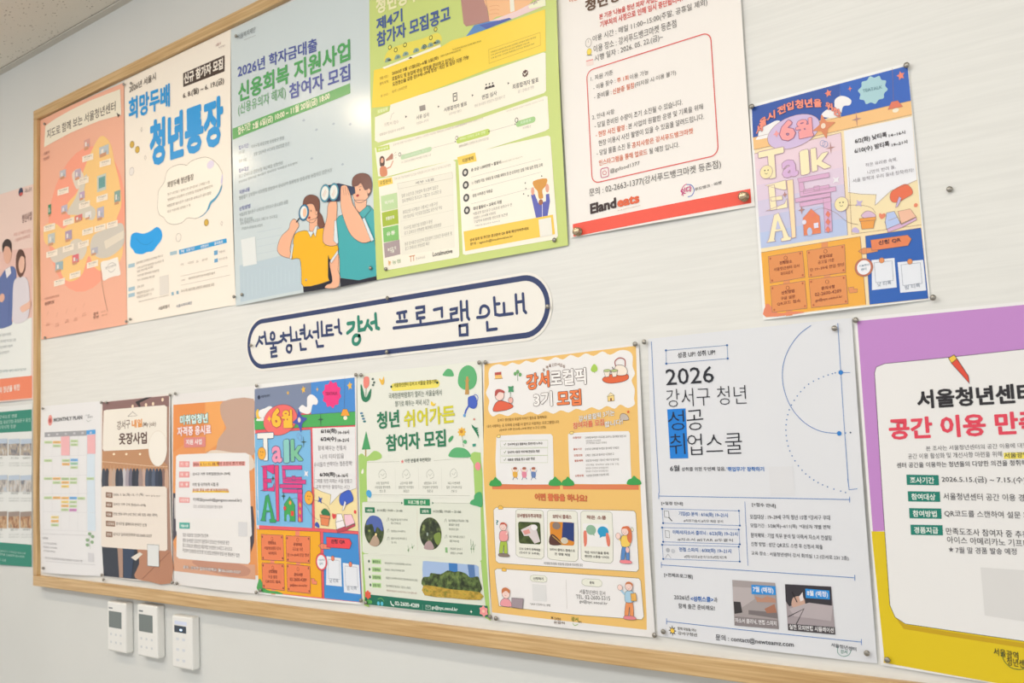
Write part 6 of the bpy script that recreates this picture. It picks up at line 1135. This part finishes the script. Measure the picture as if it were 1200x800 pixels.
def pen(*strokes, w=2.5, col=NV):
    for st in strokes: s.line(list(st), w, col, 3, curve=len(st) > 2 and st[0] != 'c')
def ang(*strokes, w=2.5, col=NV):
    for st in strokes: s.line(list(st), w, col, 3)
pen([(175, 245), (168, 280), (148, 320)], w=3.3); pen([(172, 272), (198, 300)], [(190, 250), (215, 240)], w=3.3); ang([(217, 205), (230, 300), (330, 292), (352, 280)], w=3.3)
pen([(270, 232), (268, 255), (282, 268), (298, 255), (296, 222), (282, 208), (268, 222)], w=3.3)
ang([(288, 295), (290, 322)], [(268, 340), (310, 334), (312, 362), (272, 372), (275, 408), (318, 402)], w=3.3)
pen([(372, 212), (374, 232)], [(350, 240), (392, 232)], [(376, 235), (368, 262), (352, 285)], [(374, 255), (396, 278)], [(400, 232), (425, 228)], w=3.3); ang([(430, 165), (437, 275), (515, 264)], w=3.3)
pen([(438, 318), (412, 315), (400, 335), (405, 362), (425, 372), (438, 350), (438, 318)], w=3.3)
ang([(478, 205), (484, 262)], w=3.3); ang([(545, 148), (550, 258)], [(512, 190), (540, 186)], [(514, 218), (542, 212)], w=3.3); ang([(512, 300), (518, 350), (560, 345)], w=3.3)
pen([(590, 195), (585, 232), (562, 260)], [(588, 225), (612, 250)], [(620, 205), (652, 200)], w=3.3); ang([(654, 125), (662, 250)], [(688, 120), (692, 235), (785, 225)], [(645, 278), (655, 325), (702, 320)], w=3.3)
ang([(728, 155), (732, 228)], [(728, 155), (772, 150)], [(734, 190), (772, 186)], w=3.3); ang([(828, 102), (836, 205), (852, 218)], [(798, 165), (826, 162)], w=3.3)
GN = '#2C8570'
pen([(905, 135), (955, 128)], [(955, 128), (945, 175), (902, 212)], w=4.4, col=GN); ang([(992, 80), (998, 190), (1045, 182)], [(995, 128), (1020, 122)], w=4.4, col=GN); pen([(1000, 235), (968, 232), (948, 262), (955, 298), (985, 302), (1005, 270), (1000, 235)], w=4.4, col=GN)
pen([(1072, 110), (1060, 150), (1040, 182)], [(1068, 140), (1102, 182)], [(1100, 130), (1128, 122)], w=4.4, col=GN); ang([(1134, 55), (1142, 168), (1162, 176)], w=4.4, col=GN)
s.xf = C(450, 320, .166667)
W3 = 3.7
ang([(98, 282), (160, 270)], [(112, 285), (116, 318)], [(145, 280), (148, 312)], [(95, 342), (165, 335)], [(72, 386), (300, 358), (525, 326)], w=W3)
ang([(230, 244), (285, 236), (286, 272), (235, 282), (238, 318), (288, 312)], [(260, 330), (262, 355)], w=W3)
ang([(355, 258), (410, 246), (412, 305)], w=W3)
ang([(472, 256), (515, 248), (514, 278), (474, 288), (478, 326)], [(544, 200), (550, 330)], [(586, 198), (590, 308), (602, 324)], [(548, 262), (588, 256)], [(535, 370), (588, 362), (590, 432), (538, 436), (535, 370)], w=W3)
pen([(680, 280), (685, 245), (708, 230), (735, 245), (740, 280), (715, 305), (660, 312)], w=W3); ang([(778, 172), (788, 290), (815, 296), (908, 284)], [(785, 218), (815, 215)], [(728, 345), (732, 400), (795, 392)], w=W3)
ang([(846, 212), (850, 286)], [(930, 152), (938, 282)], [(980, 145), (988, 262), (1002, 278)], [(935, 205), (982, 198)], w=W3)
# ================================================================== the posters on the wall left of the board
s = sheet('poster', 'pale pink campaign poster of two people on bare wall beside the frame', 'poster',
          [(-35, 236), (38.5, 213), (38.5, 467), (-35, 474)], '#E9CFC6', 0.0010, 0.45, (0, 0.001, 0.003, 0), 0.001, plane=WY)
_at0 = at
def at_wall(px, py, y=None): return _at0(px, py, WY if y is None else y)
at = at_wall
s.part('background_print'); s.xf = IDM
s.fill([(-35, 300), (38.5, 290), (38.5, 378), (-35, 390)], '#E6BFB6', 1); s.fill([(-35, 388), (38.5, 372), (37.5, 440), (-35, 447)], '#E8ECEA', 2); s.fill([(-35, 448), (38.5, 440), (38.5, 466), (-35, 473)], '#EE8660', 2)
s.text('의 청년을 위한', 1, 461, 25, 457, 7.5, '#F6E6DC', .03)
s.part('logo_print'); s.ell(25, 225, 2.6, 5, '#33405E', 3); s.ell(25.4, 227.5, 2, 2, '#D0605A', 4); s.text('고용노동부', 29.5, 226, 38, 224, 5, '#8A7A7A', 0)
s.part('heading'); s.text('청년사업', 26.5, 262, 38, 257.5, 10, '#8A6A66', .01); s.scribble(17, 277, 37, 272, 4, '#D9A79E', 8); s.scribble(18, 284, 36, 278, 4, '#D9A79E', 8)
s.part('man_in_blue_suit', 'man in a blue suit')
s.blob([(-1, 330), (3, 322), (8, 315), (16, 312), (20, 320), (18, 345), (15, 372), (14, 381), (-4, 383), (-3, 350)], '#5C6FA8', 4, 4); s.fill([(7, 316), (13, 312), (14, 320), (9, 326)], '#EAE6EA', 5)
s.ell(10, 296, 4.8, 13, '#E2B09A', 5); s.blob([(4.5, 296), (4, 286), (9, 280), (14, 284), (14.5, 296), (12, 290), (7, 289)], '#3A2C2A', 6, 4); s.ell(3.5, 349, 3, 5, '#E2B09A', 6); s.line([(12, 345), (11, 380)], .6, '#43558C', 5)
s.part('woman_in_white_blouse', 'woman in a white blouse')
s.blob([(17, 332), (22, 325), (31, 325), (35, 334), (36, 355), (33, 374), (17, 378), (16, 355)], '#DCD6DE', 7, 4); s.blob([(20, 300), (24, 292), (29, 296), (31, 312), (28, 322), (24, 325), (20, 315)], '#6A4436', 7, 4); s.ell(26.5, 309, 3.6, 11, '#E8BBA6', 8); s.blob([(22, 308), (22, 296), (27, 293), (31, 302), (26, 300)], '#5A3A30', 9, 3); s.blob([(25, 360), (33, 355), (37, 352), (37, 360), (28, 366)], '#E8BBA6', 9, 3)
s.part('body_text')
for k, (y, x1) in enumerate(((395, 14), (402, 20), (409, 16), (416, 12))): s.scribble(-2, y, x1, y - 2.5, 3.2, '#9AA2A6', 12)
s.scribble(-2, 437, 32, 434, 3, '#7F9AA0', 20)
s = sheet('poster', 'white and teal poster with small street photographs, on the wall left of the board', 'poster',
          [(-60, 482), (38.5, 473), (38.3, 664), (-60, 654)], '#E4E7E6', 0.0012, 0.45, (0, 0.001, 0.003, 0), 0.001, plane=WY)
s.part('teal_band'); s.xf = C(0, 470, .25)
s.fill([(-240, 70), (152, 38), (152, 140), (-240, 160)], '#1F8670', 2); s.part('teal_band'); s.fill([(-240, 640), (152, 672), (152, 776), (-240, 745)], '#1F8670', 2)
s.part('band_text')
for r_ in ((-30, 85, 82, 75, 16, 8), (-30, 110, 148, 95, 16, 14), (-30, 132, 78, 125, 16, 8), (-30, 700, 125, 718, 10, 16), (-30, 715, 118, 734, 10, 14), (-30, 740, 35, 750, 10, 6)): s.scribble(*r_[:5], '#C9E4DC', r_[5])
M1 = photo_mat('street_print', ['#5A5A60', '#8F8C90', '#B9A890', '#C9D2DC'], (60, 1, 40)); M2 = photo_mat('hall_print', ['#6A4A38', '#A8764E', '#D0B088', '#8A8478'], (60, 1, 40)); M3 = photo_mat('pavement_print', ['#6E7480', '#A29C98', '#CFC9C2', '#B5C2D0'], (50, 1, 30))
for y, mm in ((175, M1), (345, M3), (515, M2)):
    for x0, x1 in ((-60, 38), (44, 96), (100, 152)):
        s.part('street_photo'); s.fill([(x0, y + 3), (x1, y), (x1, y + 80), (x0, y + 78)], mm, 3)
        s.fill([(x0, y + 3), (x1, y), (x1, y + 22), (x0, y + 26)], '#B9C8DA' if mm is not M2 else '#9A8A80', 4)
s.part('captions')
for y in (270, 435, 605):
    for x in (-20, 55, 112): s.scribble(x, y, x + 35, y, 9, '#7A8280', 4); s.scribble(x - 8, y + 22, x + 40, y + 22, 6, '#A9B0AE', 10); s.scribble(x - 8, y + 34, x + 40, y + 34, 6, '#A9B0AE', 10)
at = _at0
finish()

# ================================================================== pins
M_PIN = simple('steel_pin', '#9A968E', 0.32, metal=0.85); M_GOLD = simple('brass_magnet', '#B4A084', 0.25, metal=0.9); M_CLEAR = simple('pin_shaft', '#C8C8C8', 0.3, metal=1.0)
def pin(px, py, where, big=False, paper=0.004):
    f = -paper
    c = at(px, py, f - (0.006 if big else 0.004)); R_ = 0.0068 if big else 0.0036
    prof = [(0, 0), (R_, 0), (R_, 0.0012), (R_ * .62, 0.0022), (R_ * .58, 0.0052), (R_ * .9, 0.0062), (R_ * .92, 0.0078), (R_ * .6, 0.0086), (0, 0.0088)] if big else \
           [(0, 0), (R_ * .5, 0), (R_ * .5, 0.0018), (R_, 0.0026), (R_, 0.0036), (R_ * .8, 0.0046), (R_ * .4, 0.0051), (0, 0.0052)]
    n = 14; v = []; fc = []
    for r_, h in prof: v += [(r_ * math.cos(2 * math.pi * k / n), -h, r_ * math.sin(2 * math.pi * k / n)) for k in range(n)]
    for i in range(len(prof) - 1):
        for k in range(n): a_ = i * n + k; b_ = i * n + (k + 1) % n; fc.append((a_, a_ + n, b_ + n, b_))
    o = mesh_obj('push_pin', v, fc, [M_GOLD if big else M_PIN], loc=(c[0], f, c[1]), smooth=True)
    tag(o, ('brass-coloured magnet pin ' if big else 'small steel pin ') + where, 'pin', 'brass magnet pins' if big else 'small steel pins')
    return o
PINS = [(51.5, 145, 'at the top left corner of the salmon map poster'), (144.5, 98.5, 'at the top right corner of the salmon map poster'), (52, 395.5, 'at the bottom left corner of the salmon map poster'), (147.5, 376.5, 'at the bottom right corner of the salmon map poster'),
        (152, 374, 'at the bottom left corner of the white savings poster'), (153, 97.5, 'at the top left corner of the white savings poster'), (273.5, 347.5, 'at the bottom right corner of the white savings poster'), (282.8, 345, 'at the bottom left corner of the pale blue poster'),
        (276, 42, 'at the top left corner of the pale blue poster'), (433.5, 314, 'on the teal shirt at the bottom right of the pale blue poster'), (451.5, 315, 'at the bottom left corner of the lime green poster'), (649, 281, 'at the bottom right corner of the lime green poster'), (359, 328, 'low on the yellow shirt of the pale blue poster'),
        (880.5, 124.5, 'at the top left corner of the lilac tea poster'), (1062, 76, 'at the top right corner of the lilac tea poster'), (1093, 348.5, 'at the bottom right corner of the lilac tea poster'), (1112.5, 221.5, 'alone on the bare board at the right'),
        (293.5, 404.5, 'at the left end of the pill-shaped banner'), (453.3, 349, 'on the top rim of the pill-shaped banner'), (452.5, 412.3, 'on the bottom rim of the pill-shaped banner'), (641, 359, 'at the right end of the pill-shaped banner'),
        (49.5, 478.5, 'at the top left corner of the monthly plan'), (118, 471.5, 'at the top right corner of the monthly plan'), (50, 665.5, 'at the bottom left corner of the monthly plan'), (118.5, 673.5, 'at the bottom right corner of the monthly plan'),
        (124, 471.5, 'at the top left corner of the wardrobe poster'), (198.6, 462.5, 'at the top right corner of the wardrobe poster'), (120.5, 679, 'below the bottom left corner of the wardrobe poster'), (201, 682.5, 'at the bottom right corner of the wardrobe poster'),
        (204.8, 461, 'at the top left corner of the orange fee poster'), (206.5, 683.5, 'at the bottom left corner of the orange fee poster'), (299.5, 694, 'at the bottom right corner of the orange fee poster'), (300, 451.8, 'at the top left corner of the bright tea poster'), (416.5, 439, 'at the top right corner of the bright tea poster'),
        (304.5, 691.5, 'at the bottom left corner of the bright tea poster'), (422.3, 703.5, 'at the bottom right corner of the bright tea poster'), (422.6, 439.5, 'at the top left corner of the green garden poster'), (561, 424.7, 'at the top right corner of the green garden poster'), (428, 706, 'at the bottom left corner of the green garden poster'), (573.5, 722.5, 'at the bottom right corner of the green garden poster'),
        (568.3, 424.5, 'at the top left corner of the mustard yellow poster'), (743.7, 403, 'at the top right corner of the mustard yellow poster'), (580.6, 724.5, 'at the bottom left corner of the mustard yellow poster'), (766.5, 744.3, 'at the bottom right corner of the mustard yellow poster'),
        (754.5, 400.5, 'between the mustard yellow and the job school poster'), (977.5, 384.5, 'at the top right corner of the job school poster'), (776.8, 740, 'at the bottom left corner of the job school poster'), (1015.5, 765.3, 'at the bottom right corner of the job school poster'),
        (1002.5, 375, 'at the top left corner of the purple survey poster'), (1039.5, 773.3, 'at the bottom left corner of the purple survey poster')]
for p in PINS: pin(p[0], p[1], p[2], False, 0.0 if 'bare board' in p[2] else 0.0035)
pin(870.5, 229.8, 'at the right end of the red stripe', True); pin(675.5, 271, 'at the left end of the red stripe', True)
